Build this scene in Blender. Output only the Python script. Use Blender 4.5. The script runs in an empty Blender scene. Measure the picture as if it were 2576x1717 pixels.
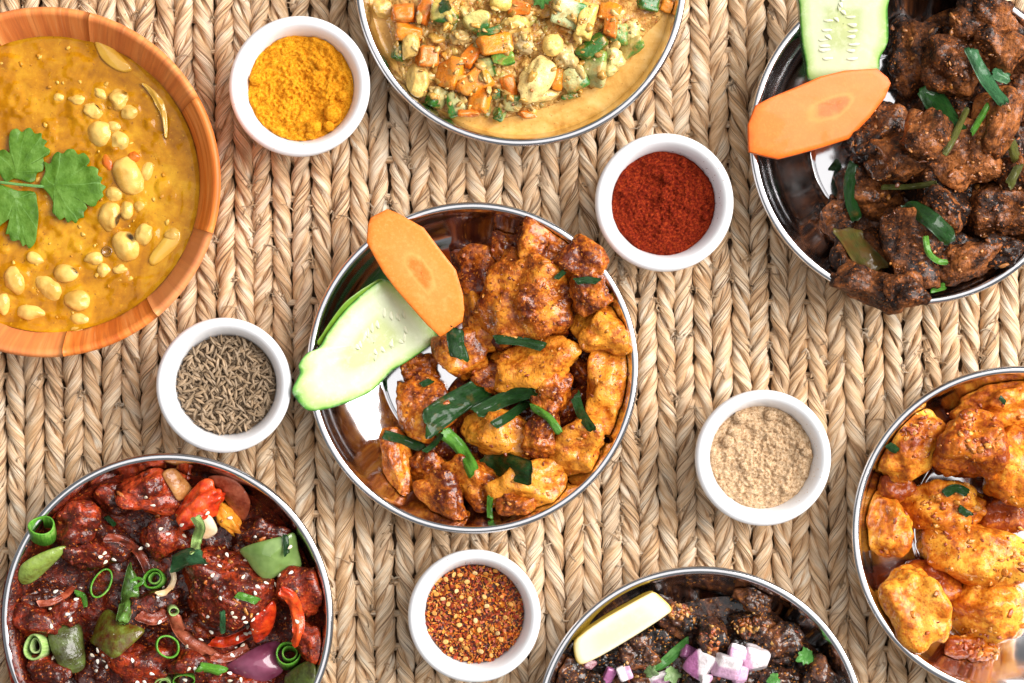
import bpy, bmesh, math, random
import numpy as np
from mathutils import Vector, Matrix
from mathutils.bvhtree import BVHTree

# ------------------------------------------------------------------ camera
SC = bpy.context.scene
COL = SC.collection
H = 0.90                      # camera height above the mat (metres)
S0 = 0.00018                  # metres per photo pixel at mat level
CX, CY = 1288.0, 858.5        # photo centre
cam_d = bpy.data.cameras.new('camera')
cam = bpy.data.objects.new('camera', cam_d)
COL.objects.link(cam)
cam.location = (0, 0, H)
cam_d.sensor_width = 36.0
cam_d.lens = 36.0 * H / (2576 * S0)
cam_d.clip_start = 0.02
cam_d.clip_end = 50
SC.camera = cam

# ------------------------------------------------------------------ world and lamps
W = bpy.data.worlds.new('World')
SC.world = W
W.use_nodes = True
bg = W.node_tree.nodes['Background']
bg.inputs[0].default_value = (0.93, 0.96, 1.0, 1)
bg.inputs[1].default_value = 0.19


def area(name, loc, target, sx, sy, power, col):
    d = bpy.data.lights.new(name, 'AREA')
    d.shape = 'RECTANGLE'
    d.size, d.size_y = sx, sy
    d.energy = power
    d.color = col
    o = bpy.data.objects.new(name, d)
    COL.objects.link(o)
    o.location = loc
    o.rotation_euler = (Vector(target) - Vector(loc)).to_track_quat('-Z', 'Y').to_euler()
    return o


area('window_light', (2.13, 0.83, 1.86), (0, 0, 0), 2.4, 2.7, 196, (1.0, 0.965, 0.93))
area('ceiling_bounce', (0.1, 0.2, 2.4), (0.1, 0.2, 0), 2.6, 2.6, 20, (1.0, 0.98, 0.97))
SC.view_settings.view_transform = 'Standard'
SC.view_settings.look = 'None'
SC.view_settings.exposure = 0.23
SC.view_settings.gamma = 1.0
SC.cycles.max_bounces = 8
SC.cycles.use_denoising = True
SC.cycles.sample_clamp_indirect = 6

random.seed(5)
RNG = np.random.default_rng(5)


# ------------------------------------------------------------------ helpers: coordinates
def PW(sx, sy, z=0.0):
    """photo pixel -> world point at height z"""
    s = S0 * (H - z) / H
    return np.array([(sx - CX) * s, -(sy - CY) * s, z])


def MM(px, z=0.02):
    return px * S0 * (H - z) / H


# ------------------------------------------------------------------ helpers: noise
def _hash(ix, iy, iz, seed):
    h = (ix * 374761393 + iy * 668265263 + iz * 1440662683 + seed * 974711) & 0xffffffff
    h = ((h ^ (h >> 13)) * 1274126177) & 0xffffffff
    h = ((h ^ (h >> 16)) * 2246822519) & 0xffffffff
    h = h ^ (h >> 15)
    return (h & 0xffffff) / float(0xffffff) * 2 - 1


def vn(P, seed=0):
    P = np.asarray(P, float)
    i = np.floor(P).astype(np.int64)
    f = P - i
    u = f * f * f * (f * (f * 6 - 15) + 10)
    out = 0
    for dx in (0, 1):
        wx = u[:, 0] if dx else 1 - u[:, 0]
        for dy in (0, 1):
            wy = u[:, 1] if dy else 1 - u[:, 1]
            for dz in (0, 1):
                wz = u[:, 2] if dz else 1 - u[:, 2]
                out = out + wx * wy * wz * _hash(i[:, 0] + dx, i[:, 1] + dy, i[:, 2] + dz, seed)
    return out


def fbm(P, seed=0, o=3):
    a, s, r = 1.0, 1.0, 0
    P = np.asarray(P, float)
    for k in range(o):
        r = r + a * vn(P * s + 17.3 * k, seed + k)
        a *= .5
        s *= 2.07
    return r


def n1(t, seed=0):
    t = np.atleast_1d(np.asarray(t, float))
    return vn(np.stack([t, t * 0 + seed * 3.71, t * 0 + .37], 1), seed)


# ------------------------------------------------------------------ helpers: objects
def mesh(name, V, F, uv=None, col=None, smooth=True):
    me = bpy.data.meshes.new(name)
    V = np.asarray(V, float)
    if isinstance(F, np.ndarray):
        F = F.tolist()
    me.from_pydata(V.tolist(), [], F)
    if smooth:
        me.polygons.foreach_set('use_smooth', [True] * len(me.polygons))
    if uv is not None:
        li = np.empty(len(me.loops), np.int32)
        me.loops.foreach_get('vertex_index', li)
        L = me.uv_layers.new(name='UVMap')
        L.data.foreach_set('uv', np.asarray(uv, np.float32)[li].ravel())
    if col is not None:
        a = me.color_attributes.new('col', 'FLOAT_COLOR', 'POINT')
        c = np.ones((len(V), 4), np.float32)
        c[:, :3] = col
        a.data.foreach_set('color', c.ravel())
    me.update()
    return me


def put(name, me, mat, loc=(0, 0, 0), parent=None, label=None, cat=None, group=None, kind=None, tone=None):
    o = bpy.data.objects.new(name, me)
    COL.objects.link(o)
    o.location = loc
    if me is not None and mat is not None and len(me.materials) == 0:
        me.materials.append(mat)
    if parent is not None:
        o.parent = parent
    if label:
        o['label'] = label
    if cat:
        o['category'] = cat
    if group:
        o['group'] = group
    if kind:
        o['kind'] = kind
    if tone is not None:
        o.color = (tone, tone, tone, 1)
    return o


def world_obj(name, V, F, mat, uv=None, col=None, smooth=True, **k):
    """verts in world space; the origin is moved to their middle"""
    V = np.asarray(V, float)
    c = (V.min(0) + V.max(0)) / 2
    p = k.get('parent')
    loc = c
    if p is not None:
        loc = c - np.array(p.location)
    return put(name, mesh(name, V - c, F, uv, col, smooth), mat, loc, **k)


def grid_faces(n, m, wrap=False, base=0):
    """n rings of m verts"""
    i = np.arange(n - 1)[:, None]
    j = np.arange(m if wrap else m - 1)[None, :]
    a = i * m + j
    b = i * m + (j + 1) % m
    c = (i + 1) * m + (j + 1) % m
    d = (i + 1) * m + j
    return (np.stack([a, b, c, d], -1).reshape(-1, 4) + base)


def revolve(prof, seg=96, a0=0, a1=2 * math.pi, cap=False):
    prof = np.asarray(prof, float)
    full = abs(a1 - a0) > 6.28
    t = np.linspace(a0, a1, seg, endpoint=not full)
    n = len(prof)
    V = np.zeros((n, seg, 3))
    V[:, :, 0] = prof[:, 0:1] * np.cos(t)
    V[:, :, 1] = prof[:, 0:1] * np.sin(t)
    V[:, :, 2] = prof[:, 1:2]
    F = grid_faces(n, seg, full)
    return V.reshape(-1, 3), F


def crom(pts, n, closed=False):
    """Catmull-Rom resample to n points per segment"""
    P = np.asarray(pts, float)
    m = len(P)
    out = []
    rng = range(m if closed else m - 1)
    for i in rng:
        if closed:
            p0, p1, p2, p3 = P[(i - 1) % m], P[i], P[(i + 1) % m], P[(i + 2) % m]
        else:
            p0, p1, p2, p3 = P[max(i - 1, 0)], P[i], P[i + 1], P[min(i + 2, m - 1)]
        for k in range(n):
            t = k / n
            out.append(.5 * ((2 * p1) + (-p0 + p2) * t + (2 * p0 - 5 * p1 + 4 * p2 - p3) * t * t + (-p0 + 3 * p1 - 3 * p2 + p3) * t ** 3))
    if not closed:
        out.append(P[-1])
    return np.array(out)


_ICO = {}


def ico(level):
    if level not in _ICO:
        bm = bmesh.new()
        bmesh.ops.create_icosphere(bm, subdivisions=level, radius=1)
        bm.verts.ensure_lookup_table()
        V = np.array([v.co[:] for v in bm.verts])
        V /= np.linalg.norm(V, axis=1)[:, None]
        F = np.array([[v.index for v in f.verts] for f in bm.faces])
        bm.free()
        _ICO[level] = (V, F)
    return _ICO[level]


def rotz(P, a):
    c, s = math.cos(a), math.sin(a)
    Q = P.copy()
    Q[:, 0] = P[:, 0] * c - P[:, 1] * s
    Q[:, 1] = P[:, 0] * s + P[:, 1] * c
    return Q


def euler(P, x, y, z):
    R = np.array(Matrix.Rotation(z, 3, 'Z') @ Matrix.Rotation(y, 3, 'Y') @ Matrix.Rotation(x, 3, 'X'))
    return P @ R.T


# ------------------------------------------------------------------ helpers: materials
class NB:
    def __init__(s, name):
        s.m = bpy.data.materials.new(name)
        s.m.use_nodes = True
        s.nt = s.m.node_tree
        s.b = s.nt.nodes['Principled BSDF']

    def node(s, t, **props):
        n = s.nt.nodes.new(t)
        for k, v in props.items():
            setattr(n, k, v)
        return n

    def put(s, sock, v):
        if isinstance(v, bpy.types.NodeSocket):
            s.nt.links.new(v, sock)
        elif isinstance(v, (tuple, list)) and len(v) == 3 and sock.type == 'RGBA':
            sock.default_value = (*v, 1)
        else:
            sock.default_value = v

    def set(s, **k):
        for n, v in k.items():
            s.put(s.b.inputs[n.replace('_', ' ')], v)

    def co(s, rnd=True):
        t = s.node('ShaderNodeTexCoord').outputs['Object']
        if not rnd:
            return t
        r = s.node('ShaderNodeObjectInfo').outputs['Random']
        m = s.node('ShaderNodeVectorMath', operation='MULTIPLY_ADD')
        s.put(m.inputs[0], r)
        m.inputs[1].default_value = (3.1, 7.7, 5.3)
        s.put(m.inputs[2], t)
        return m.outputs[0]

    def uv(s):
        return s.node('ShaderNodeTexCoord').outputs['UV']

    def sep(s, v):
        n = s.node('ShaderNodeSeparateXYZ')
        s.put(n.inputs[0], v)
        return n.outputs

    def comb(s, x, y, z):
        n = s.node('ShaderNodeCombineXYZ')
        for i, q in enumerate((x, y, z)):
            s.put(n.inputs[i], q)
        return n.outputs[0]

    def rnd(s):
        return s.node('ShaderNodeObjectInfo').outputs['Random']

    def tone(s):
        n = s.node('ShaderNodeSeparateColor')
        s.put(n.inputs[0], s.node('ShaderNodeObjectInfo').outputs['Color'])
        return n.outputs[0]

    def col(s):
        return s.node('ShaderNodeVertexColor', layer_name='col').outputs['Color']

    def math(s, op, a, b=0.0, c=0.0):
        n = s.node('ShaderNodeMath', operation=op)
        s.put(n.inputs[0], a)
        s.put(n.inputs[1], b)
        s.put(n.inputs[2], c)
        return n.outputs[0]

    def noise(s, v, scale, detail=3, rough=.55, dist=0.0):
        n = s.node('ShaderNodeTexNoise')
        s.put(n.inputs['Vector'], v)
        s.put(n.inputs['Scale'], scale)
        n.inputs['Detail'].default_value = detail
        n.inputs['Roughness'].default_value = rough
        n.inputs['Distortion'].default_value = dist
        return n.outputs[0]

    def vor(s, v, scale, feature='F1', out='Distance', rand=1.0):
        n = s.node('ShaderNodeTexVoronoi', feature=feature)
        s.put(n.inputs['Vector'], v)
        n.inputs['Scale'].default_value = scale
        n.inputs['Randomness'].default_value = rand
        return n.outputs[out]

    def ramp(s, f, stops):
        n = s.node('ShaderNodeValToRGB')
        s.put(n.inputs[0], f)
        e = n.color_ramp.elements
        while len(e) < len(stops):
            e.new(.5)
        for q, (p, c) in zip(e, stops):
            q.position = p
            if not isinstance(c, (tuple, list)):
                c = (c, c, c)
            q.color = (*c, 1)
        return n.outputs[0]

    def mix(s, f, a, b, blend='MIX'):
        n = s.node('ShaderNodeMix', data_type='RGBA', blend_type=blend)
        s.put(n.inputs[0], f)
        s.put(n.inputs[6], a)
        s.put(n.inputs[7], b)
        return n.outputs[2]

    def bump(s, *hs):
        nrm = None
        for h, dist, st in hs:
            n = s.node('ShaderNodeBump')
            n.inputs['Strength'].default_value = st
            n.inputs['Distance'].default_value = dist
            s.put(n.inputs['Height'], h)
            if nrm is not None:
                s.put(n.inputs['Normal'], nrm)
            nrm = n.outputs[0]
        s.put(s.b.inputs['Normal'], nrm)
        return nrm

    def coatbump(s, nrm, *hs):
        for h, dist, st in hs:
            n = s.node('ShaderNodeBump')
            n.inputs['Strength'].default_value = st
            n.inputs['Distance'].default_value = dist
            s.put(n.inputs['Height'], h)
            if nrm is not None:
                s.put(n.inputs['Normal'], nrm)
            nrm = n.outputs[0]
        s.put(s.b.inputs['Coat Normal'], nrm)


MAT = {}


def m_straw():
    b = NB('dried_water_hyacinth')
    uv = b.sep(b.uv())
    r = b.rnd()
    ro = b.math('MULTIPLY', r, 57.0)
    v1 = b.comb(b.math('MULTIPLY', uv[0], 20.0), b.math('MULTIPLY', uv[1], 22.0), ro)
    v2 = b.comb(b.math('MULTIPLY', uv[0], 62.0), b.math('MULTIPLY', uv[1], 38.0), ro)
    v3 = b.comb(b.math('MULTIPLY', uv[0], 3.2), b.math('MULTIPLY', uv[1], 75.0), ro)
    f1 = b.noise(v1, 1.0, 3, .6, .35)
    f2 = b.noise(v2, 1.0, 2, .6, .2)
    f3 = b.noise(v3, 1.0, 3, .6)
    base = b.ramp(f3, [(.26, (.50, .26, .115)), (.42, (.77, .495, .268)), (.55, (.90, .67, .44)), (.72, (.97, .86, .69))])
    hue = b.noise(b.comb(b.math('MULTIPLY', uv[0], 1.5), b.math('MULTIPLY', uv[1], 33.0), b.math('ADD', ro, 9.0)), 1.0, 2)
    base = b.mix(b.ramp(hue, [(.5, 0.0), (.72, .4)]), base, (.56, .385, .245))
    base = b.mix(b.ramp(hue, [(.25, .5), (.42, .0)]), base, (.62, .34, .13))
    big = b.noise(b.node('ShaderNodeTexCoord').outputs['Object'], 11, 3, .6)
    base = b.mix(b.ramp(big, [(.52, 0.0), (.72, .45)]), base, (.52, .295, .13))
    base = b.mix(b.ramp(r, [(.0, .35), (.3, 0.0)]), base, (.55, .34, .17))
    base = b.mix(b.ramp(r, [(.75, .0), (1.0, .35)]), base, (.93, .80, .62))
    st = b.ramp(f1, [(.36, .9), (.45, 0.0)])
    base = b.mix(st, base, (.17, .075, .03))
    st2 = b.ramp(f2, [(.33, .7), (.46, 0.0), (.56, .0), (.75, .5)])
    base = b.mix(st2, base, b.mix(b.ramp(f2, [(.45, 0.0), (.55, 1.0)]), (.30, .16, .07), (.92, .80, .62)))
    b.set(Base_Color=base, Roughness=.55)
    b.b.inputs['Specular IOR Level'].default_value = .35
    b.bump((f1, .0010, .9), (f2, .0005, .9))
    return b.m


def m_base():
    b = NB('mat_backing')
    b.set(Base_Color=b.ramp(b.noise(b.co(False), 300, 3), [(.3, (.06, .03, .012)), (.7, (.2, .11, .05))]), Roughness=.8)
    return b.m


def m_steel():
    b = NB('polished_steel')
    v = b.co(False)
    s = b.noise(v, 900, 2)
    b.set(Base_Color=(.74, .73, .74), Metallic=1.0, Roughness=b.ramp(b.noise(v, 38, 5, .65), [(.35, .06), (.7, .2)]))
    b.bump((s, .00002, .25))
    return b.m


def m_ceramic():
    b = NB('white_glazed_ceramic')
    v = b.co()
    b.set(Base_Color=(.84, .84, .85), Roughness=.16)
    b.b.inputs['Coat Weight'].default_value = .3
    b.b.inputs['Coat Roughness'].default_value = .08
    b.bump((b.noise(v, 60, 2), .0004, .08))
    return b.m


def m_wood():
    b = NB('orange_stained_wood')
    v = b.uv()
    s = b.sep(v)
    r = b.math('MULTIPLY', b.rnd(), 31.0)
    fine = b.noise(b.comb(b.math('MULTIPLY', s[0], 520.0), b.math('MULTIPLY', s[1], 26.0), r), 1.0, 4, .65, .3)
    band = b.noise(b.comb(b.math('MULTIPLY', s[0], 110.0), b.math('MULTIPLY', s[1], 9.0), r), 1.0, 3, .6, .6)
    c = b.ramp(band, [(.28, (.55, .10, .013)), (.48, (.80, .215, .035)), (.72, (.90, .36, .10))])
    c = b.mix(b.ramp(fine, [(.36, .6), (.52, 0.0)]), c, (.45, .09, .018))
    c = b.mix(b.ramp(fine, [(.58, 0.0), (.75, .4)]), c, (.86, .48, .22))
    c = b.mix(b.ramp(b.rnd(), [(.1, 0.0), (.9, .45)]), c, (.92, .48, .22))
    c = b.mix(b.ramp(b.rnd(), [(.3, .0), (.75, .35)]), c, (.45, .09, .02))
    b.set(Base_Color=c, Roughness=.4)
    b.b.inputs['Specular IOR Level'].default_value = .3
    b.bump((fine, .0003, .5))
    return b.m


def m_powder(name, c0, c1, c2, scale=1.0):
    b = NB(name)
    v = b.co()
    f = b.noise(v, 900 * scale, 3, .7)
    g = b.noise(v, 2600 * scale, 2, .7)
    c = b.ramp(f, [(.32, c0), (.5, c1), (.68, c2)])
    c = b.mix(b.ramp(g, [(.34, .9), (.45, 0.0)]), c, c0)
    b.set(Base_Color=c, Roughness=.95)
    b.b.inputs['Specular IOR Level'].default_value = .1
    b.bump((f, .0008, .7), (g, .0005, .9))
    return b.m


def m_vcol(name, rough=.6, bump=1500, spec=.4):
    b = NB(name)
    f = b.noise(b.co(), bump, 2)
    b.set(Base_Color=b.mix(b.ramp(f, [(.3, .35), (.6, 0.0)]), b.col(), (.05, .02, .01)), Roughness=rough)
    b.b.inputs['Specular IOR Level'].default_value = spec
    b.bump((f, .0003, .5))
    return b.m


def m_sauce(name, dark, mid, light, patch=95, speck=None, rough=(.22, .5), bumpd=.0007, coat=.35, sss=0.0, grain=(.3, .1)):
    """food under a glossy coat of sauce; tone (object colour) shifts bare pale flesh against dark sauce"""
    b = NB(name)
    v = b.co()
    t = b.tone()
    f = b.noise(v, patch, 5, .62, .6)
    k = b.noise(v, patch * 4.5, 4, .6)
    fac = b.math('ADD', f, b.math('MULTIPLY', b.math('SUBTRACT', t, .5), .55))
    fac = b.math('ADD', fac, b.math('MULTIPLY', b.math('SUBTRACT', k, .5), .85))
    fac = b.math('SUBTRACT', fac, b.math('MULTIPLY', b.sep(b.col())[0], .22))
    c = b.ramp(fac, [(.18, dark), (.43, mid), (.70, light)])
    if speck:
        z = b.noise(v, 850, 2, .5)
        c = b.mix(b.ramp(z, [(.62, 0.0), (.68, .8)]), c, speck)
        c = b.mix(b.ramp(b.noise(v, 620, 2, .5), [(.66, 0.0), (.71, .8)]), c, dark)
    b.set(Base_Color=c, Roughness=rough[1])
    b.b.inputs['Specular IOR Level'].default_value = .16
    w = b.noise(v, 330, 3, .6)
    b.b.inputs['Coat IOR'].default_value = 1.6
    b.set(Coat_Weight=b.ramp(w, [(.38, 0.0), (.50, coat)]), Coat_Roughness=rough[0] * .45)
    if sss:
        b.b.inputs['Subsurface Weight'].default_value = sss
        b.b.inputs['Subsurface Radius'].default_value = (.9, .45, .15)
        b.b.inputs['Subsurface Scale'].default_value = .004
    h1 = b.noise(v, 420, 3, .55, .4)
    h2 = b.noise(v, 1300, 2, .5)
    nn = b.bump((h1, bumpd * 2.4, .7), (h2, bumpd * .7, .45))
    b.coatbump(None, (b.noise(v, 520, 2, .5, .5), .0010, .38))
    return b.m


def m_leaf(name, c0, c1, c2, rough=.45, streak=60.0):
    b = NB(name)
    s = b.sep(b.uv())
    r = b.math('MULTIPLY', b.rnd(), 23.0)
    f = b.noise(b.comb(b.math('MULTIPLY', s[0], streak), b.math('MULTIPLY', s[1], 3.0), r), 1.0, 3, .6)
    g = b.noise(b.co(), 160, 3)
    c = b.mix(b.ramp(f, [(.35, 0.0), (.65, 1.0)]), c0, c1)
    c = b.mix(b.ramp(b.math('ADD', g, b.math('MULTIPLY', b.math('SUBTRACT', b.tone(), .5), .8)), [(.45, 0.0), (.75, 1.0)]), c, c2)
    b.set(Base_Color=c, Roughness=rough)
    b.b.inputs['Specular IOR Level'].default_value = .2
    b.set(Coat_Weight=b.ramp(b.noise(b.co(), 260, 2), [(.4, 0.0), (.55, .45)]), Coat_Roughness=.07)
    b.bump((f, .0007, .7), (b.noise(b.co(), 350, 2), .0005, .5))
    return b.m


def m_edge(name, stops, rough=.4, grainc=None, sss=.0, bumps=500, ring=None):
    """flat cut slice: colour by distance from the middle (uv.x: 0 middle, 1 skin)"""
    b = NB(name)
    s = b.sep(b.uv())
    v = b.co()
    n = b.noise(v, 110, 3)
    k = b.math('ADD', s[0], b.math('MULTIPLY', b.math('SUBTRACT', n, .5), .10))
    c = b.ramp(k, stops)
    if grainc:
        c = b.mix(b.ramp(b.noise(v, bumps, 3, .7), [(.5, 0.0), (.7, .25)]), c, grainc)
    if ring:
        f = b.noise(b.comb(b.math('MULTIPLY', s[1], 130.0), b.math('MULTIPLY', s[0], 4.0), 0.0), 1.0, 3, .6)
        c = b.mix(b.ramp(f, [(.36, .16), (.48, 0.0)]), c, (.66, .14, .012))
        c = b.mix(b.ramp(b.noise(v, 190, 3, .6), [(.55, 0.0), (.75, .25)]), c, grainc)
    b.set(Base_Color=c, Roughness=rough)
    b.b.inputs['Specular IOR Level'].default_value = .3
    b.b.inputs['Coat Weight'].default_value = .1
    if sss:
        b.b.inputs['Subsurface Weight'].default_value = sss
        b.b.inputs['Subsurface Radius'].default_value = (.8, .8, .5)
        b.b.inputs['Subsurface Scale'].default_value = .003
    b.bump((b.noise(v, bumps, 3), .00025, .2), (b.noise(v, bumps * 4, 2), .0001, .25))
    return b.m


def m_simple(name, c0, c1, scale=200, rough=.35, coat=.2, bump=.0004, sss=0.0, detail=3):
    b = NB(name)
    v = b.co()
    f = b.noise(v, scale, detail, .6)
    t = b.math('ADD', f, b.math('MULTIPLY', b.math('SUBTRACT', b.tone(), .5), .6))
    b.set(Base_Color=b.ramp(t, [(.3, c0), (.7, c1)]), Roughness=rough)
    b.b.inputs['Coat Weight'].default_value = coat
    if sss:
        b.b.inputs['Subsurface Weight'].default_value = sss
        b.b.inputs['Subsurface Radius'].default_value = (.9, .6, .3)
        b.b.inputs['Subsurface Scale'].default_value = .003
    b.bump((b.noise(v, scale * 3, 3), bump, .5))
    return b.m


def m_soup(name, c0, c1, c2, scale=70, rough=.12, spec=(.25, .09, .01)):
    b = NB(name)
    v = b.co(False)
    f = b.noise(v, scale, 5, .6, 1.2)
    k = b.noise(v, scale * 7, 4, .6)
    fac = b.math('ADD', f, b.math('MULTIPLY', b.math('SUBTRACT', k, .5), .42))
    fac = b.math('ADD', fac, b.math('MULTIPLY', b.sep(b.col())[0], .10))
    c = b.ramp(fac, [(.3, c0), (.5, c1), (.72, c2)])
    z = b.noise(v, 700, 2, .5)
    c = b.mix(b.ramp(z, [(.67, 0.0), (.72, .7)]), c, spec)
    c = b.mix(b.ramp(b.noise(v, 450, 2), [(.64, 0.0), (.72, .55)]), c, c2)
    b.set(Base_Color=c, Roughness=b.ramp(k, [(.35, rough), (.65, rough + .12)]))
    b.b.inputs['Specular IOR Level'].default_value = .18
    b.b.inputs['Coat Weight'].default_value = .18
    b.b.inputs['Coat Roughness'].default_value = .05
    b.bump((b.noise(v, scale * 2.5, 3), .0008, .3), (b.noise(v, 900, 3), .00025, .35))
    b.coatbump(None, (b.noise(v, scale * 4, 2), .0008, .2))
    return b.m


STEEL = m_steel()
CERAM = m_ceramic()
STRAW = m_straw()
WOOD = m_wood()

# ------------------------------------------------------------------ the woven mat
PX = S0
ROOT_MAT = put('woven_mat', None, None, (0, 0, 0), label='woven straw-coloured mat of twisted plaited rope columns under all the dishes', cat='mat')


def strand(cx, hand, ph, seed):
    y0, y1 = -1160 * PX, 1160 * PX
    n = 250
    m = 16
    t = np.linspace(y0, y1, n)
    wob = (n1(t * 14, seed // 2) * 3.2 + 2.2 * n1(t * 40, 5 + seed // 2) + t / PX * -.012) * PX
    half = 89 * PX
    hp = 1 + .22 * n1([seed // 2 * 3.3], 77)[0]
    th = hand * (math.pi * t / (half * hp) + 1.25 * n1(t * 16, 31 + seed // 2)) + ph
    seg = np.floor(th * hand / math.pi * .5 + .25)
    wv = 1 + .16 * n1(t * 45, 11 + seed) + .10 * n1(seg * 7.3, seed)
    ax, az = 11.8 * PX, 9.0 * PX
    c = np.stack([cx + wob + ax * np.cos(th), t, az * np.sin(th) - 22 * PX], 1)
    er = np.stack([np.cos(th), 0 * th, np.sin(th)], 1)
    et = np.stack([-np.sin(th), 0 * th, np.cos(th)], 1)
    f = np.linspace(0, 2 * math.pi, m, endpoint=False)
    tn = t[:, None]
    ridge = np.zeros((n, m))
    fl = np.tile(f, (n, 1))
    Q = np.stack([np.cos(fl) * 2.4, np.sin(fl) * 2.4, np.tile(tn * 28, (1, m)) + seed * 9.1], -1).reshape(-1, 3)
    ridge = (.17 * vn(Q, seed) + .13 * vn(Q * np.array([2.6, 2.6, 1.2]), seed + 1)).reshape(n, m)
    rr = 13.2 * PX * wv[:, None] * (1 + ridge) * np.cos(f)[None]
    rt = 19.2 * PX * wv[:, None] * (1 + ridge) * np.sin(f)[None]
    V = c[:, None, :] + rr[..., None] * er[:, None, :] + rt[..., None] * et[:, None, :]
    # a duplicated column closes the seam of the uv
    V = np.concatenate([V, V[:, :1]], 1)
    uv = np.stack([np.tile(np.linspace(0, 1, m + 1), (n, 1)), np.tile(tn, (1, m + 1))], -1)
    F = grid_faces(n, m + 1)
    return V.reshape(-1, 3), F, uv.reshape(-1, 2)


COLW = 48.6
XS = []
x = CX - 29 * COLW + 4
i = 0
while x < CX + 29 * COLW:
    XS.append((x - CX) * PX)
    x += COLW * (1 + .09 * n1([i * 1.7], 3)[0])
    i += 1
for i, xx in enumerate(XS):
    hand = 1 if i % 2 else -1
    ph = 2.2 * n1([i * 2.9], 8)[0] + (1.1 if i % 2 else 0)
    for q in (0, 1):
        V, F, uv = strand(xx, hand, ph + q * math.pi, i * 2 + q)
        put('strand', mesh('strand', V, F, uv), STRAW, parent=ROOT_MAT)

V = np.array([[-1450, -1160, -44], [1450, -1160, -44], [1450, 1160, -44], [-1450, 1160, -44],
              [-1450, -1160, -48], [1450, -1160, -48], [1450, 1160, -48], [-1450, 1160, -48]], float) * PX
put('backing', mesh('backing', V, [(0, 1, 2, 3), (7, 6, 5, 4), (0, 4, 5, 1), (1, 5, 6, 2), (2, 6, 7, 3), (3, 7, 4, 0)], smooth=False), m_base(), parent=ROOT_MAT)


def tube_pts(P, r, m=5):
    """round bar along points P with radii r"""
    P = np.asarray(P, float)
    n = len(P)
    T = np.gradient(P, axis=0)
    T /= np.linalg.norm(T, axis=1)[:, None] + 1e-12
    up = np.tile(np.array([0., 0, 1]), (n, 1))
    up[np.abs(T[:, 2]) > .9] = (1, 0, 0)
    A = np.cross(T, up)
    A /= np.linalg.norm(A, axis=1)[:, None]
    B = np.cross(A, T)
    f = np.linspace(0, 2 * math.pi, m, endpoint=False)
    r = np.broadcast_to(np.asarray(r, float), (n,))
    V = P[:, None] + r[:, None, None] * (np.cos(f)[None, :, None] * A[:, None] + np.sin(f)[None, :, None] * B[:, None])
    V = V.reshape(-1, 3)
    F = grid_faces(n, m, True).tolist()
    F += [list(range(m))[::-1], [(n - 1) * m + k for k in range(m)]]
    return V, F


class Acc:
    def __init__(s):
        s.V, s.F, s.U, s.C, s.n = [], [], [], [], 0

    def add(s, V, F, uv=None, col=None):
        F = F.tolist() if isinstance(F, np.ndarray) else F
        s.F += [[q + s.n for q in f] for f in F]
        s.V.append(np.asarray(V))
        s.U.append(np.zeros((len(V), 2)) if uv is None else uv)
        s.C.append(np.ones((len(V), 3)) * (1 if col is None else np.asarray(col)))
        s.n += len(V)

    def me(s, name, smooth=True):
        return mesh(name, np.concatenate(s.V), s.F, np.concatenate(s.U), np.concatenate(s.C), smooth)


# weft cords that show between the ropes
R = random.Random(3)
k = 0
y = -1120.0
while y < 1130:
    P = np.array([[(-1440 + q * 36) * PX, (y + 7 * n1([q * .7], k)[0]) * PX, (-25 + 2 * (q % 2)) * PX] for q in range(81)])
    V, F = tube_pts(P, 9 * PX * (1 + .2 * n1(np.arange(81) * .9, k)), 7)
    L = np.repeat(P[:, 0], 7)
    uv = np.stack([np.tile(np.linspace(0, 1, 7), 81), L], 1)
    put('weft_cord', mesh('weft_cord', V, F, uv), STRAW, parent=ROOT_MAT)
    y += 88 + R.uniform(-14, 14)
    k += 1

# loose fibres and frayed ends
A = Acc()
for q in range(560):
    x0 = R.choice(XS) + R.uniform(-26, 26) * PX
    y0 = R.uniform(-950, 950) * PX
    L = R.uniform(14, 60) * PX
    a = R.gauss(math.pi / 2, .55) if R.random() < .75 else R.uniform(0, 6.28)
    b_ = R.gauss(0, .8)
    P = []
    z0 = R.uniform(-3, 1.5) * PX
    for s in np.linspace(0, 1, 7):
        aa = a + b_ * s
        P.append([x0 + math.cos(aa) * L * s, y0 + math.sin(aa) * L * s, z0 + 5 * PX * math.sin(s * 3.1)])
    V, F = tube_pts(P, R.uniform(.5, 1.9) * PX * np.array([1, 1, 1, .95, .8, .6, .3]), 4)
    A.add(V, F, np.stack([np.tile(np.linspace(0, .3, 4), 7), np.repeat(np.linspace(0, L, 7), 4) + q * .37], 1))
for q in range(560):
    i = R.randrange(len(XS))
    x0 = XS[i] + R.choice((-24, 24)) * PX + R.gauss(0, 3) * PX
    y0 = R.uniform(-960, 960) * PX
    for e in range(R.randint(2, 6)):
        L = R.uniform(8, 26) * PX
        a = R.uniform(0, 6.28)
        w = R.uniform(1.2, 3.6) * PX
        P = [[x0 + R.gauss(0, 3) * PX + math.cos(a + s) * L * s, y0 + R.gauss(0, 3) * PX + math.sin(a + s) * L * s, (-12 + 11 * s + R.gauss(0, 1.5)) * PX] for s in np.linspace(0, 1, 5)]
        V, F = tube_pts(P, w * np.array([.7, 1, .9, .8, .4]), 4)
        A.add(V, F, np.stack([np.tile(np.linspace(0, .3, 4), 5), np.repeat(np.linspace(0, L, 5), 4) + q * .53], 1))
put('loose_fibre', A.me('loose_fibre'), STRAW, parent=ROOT_MAT, kind='stuff')

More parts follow.
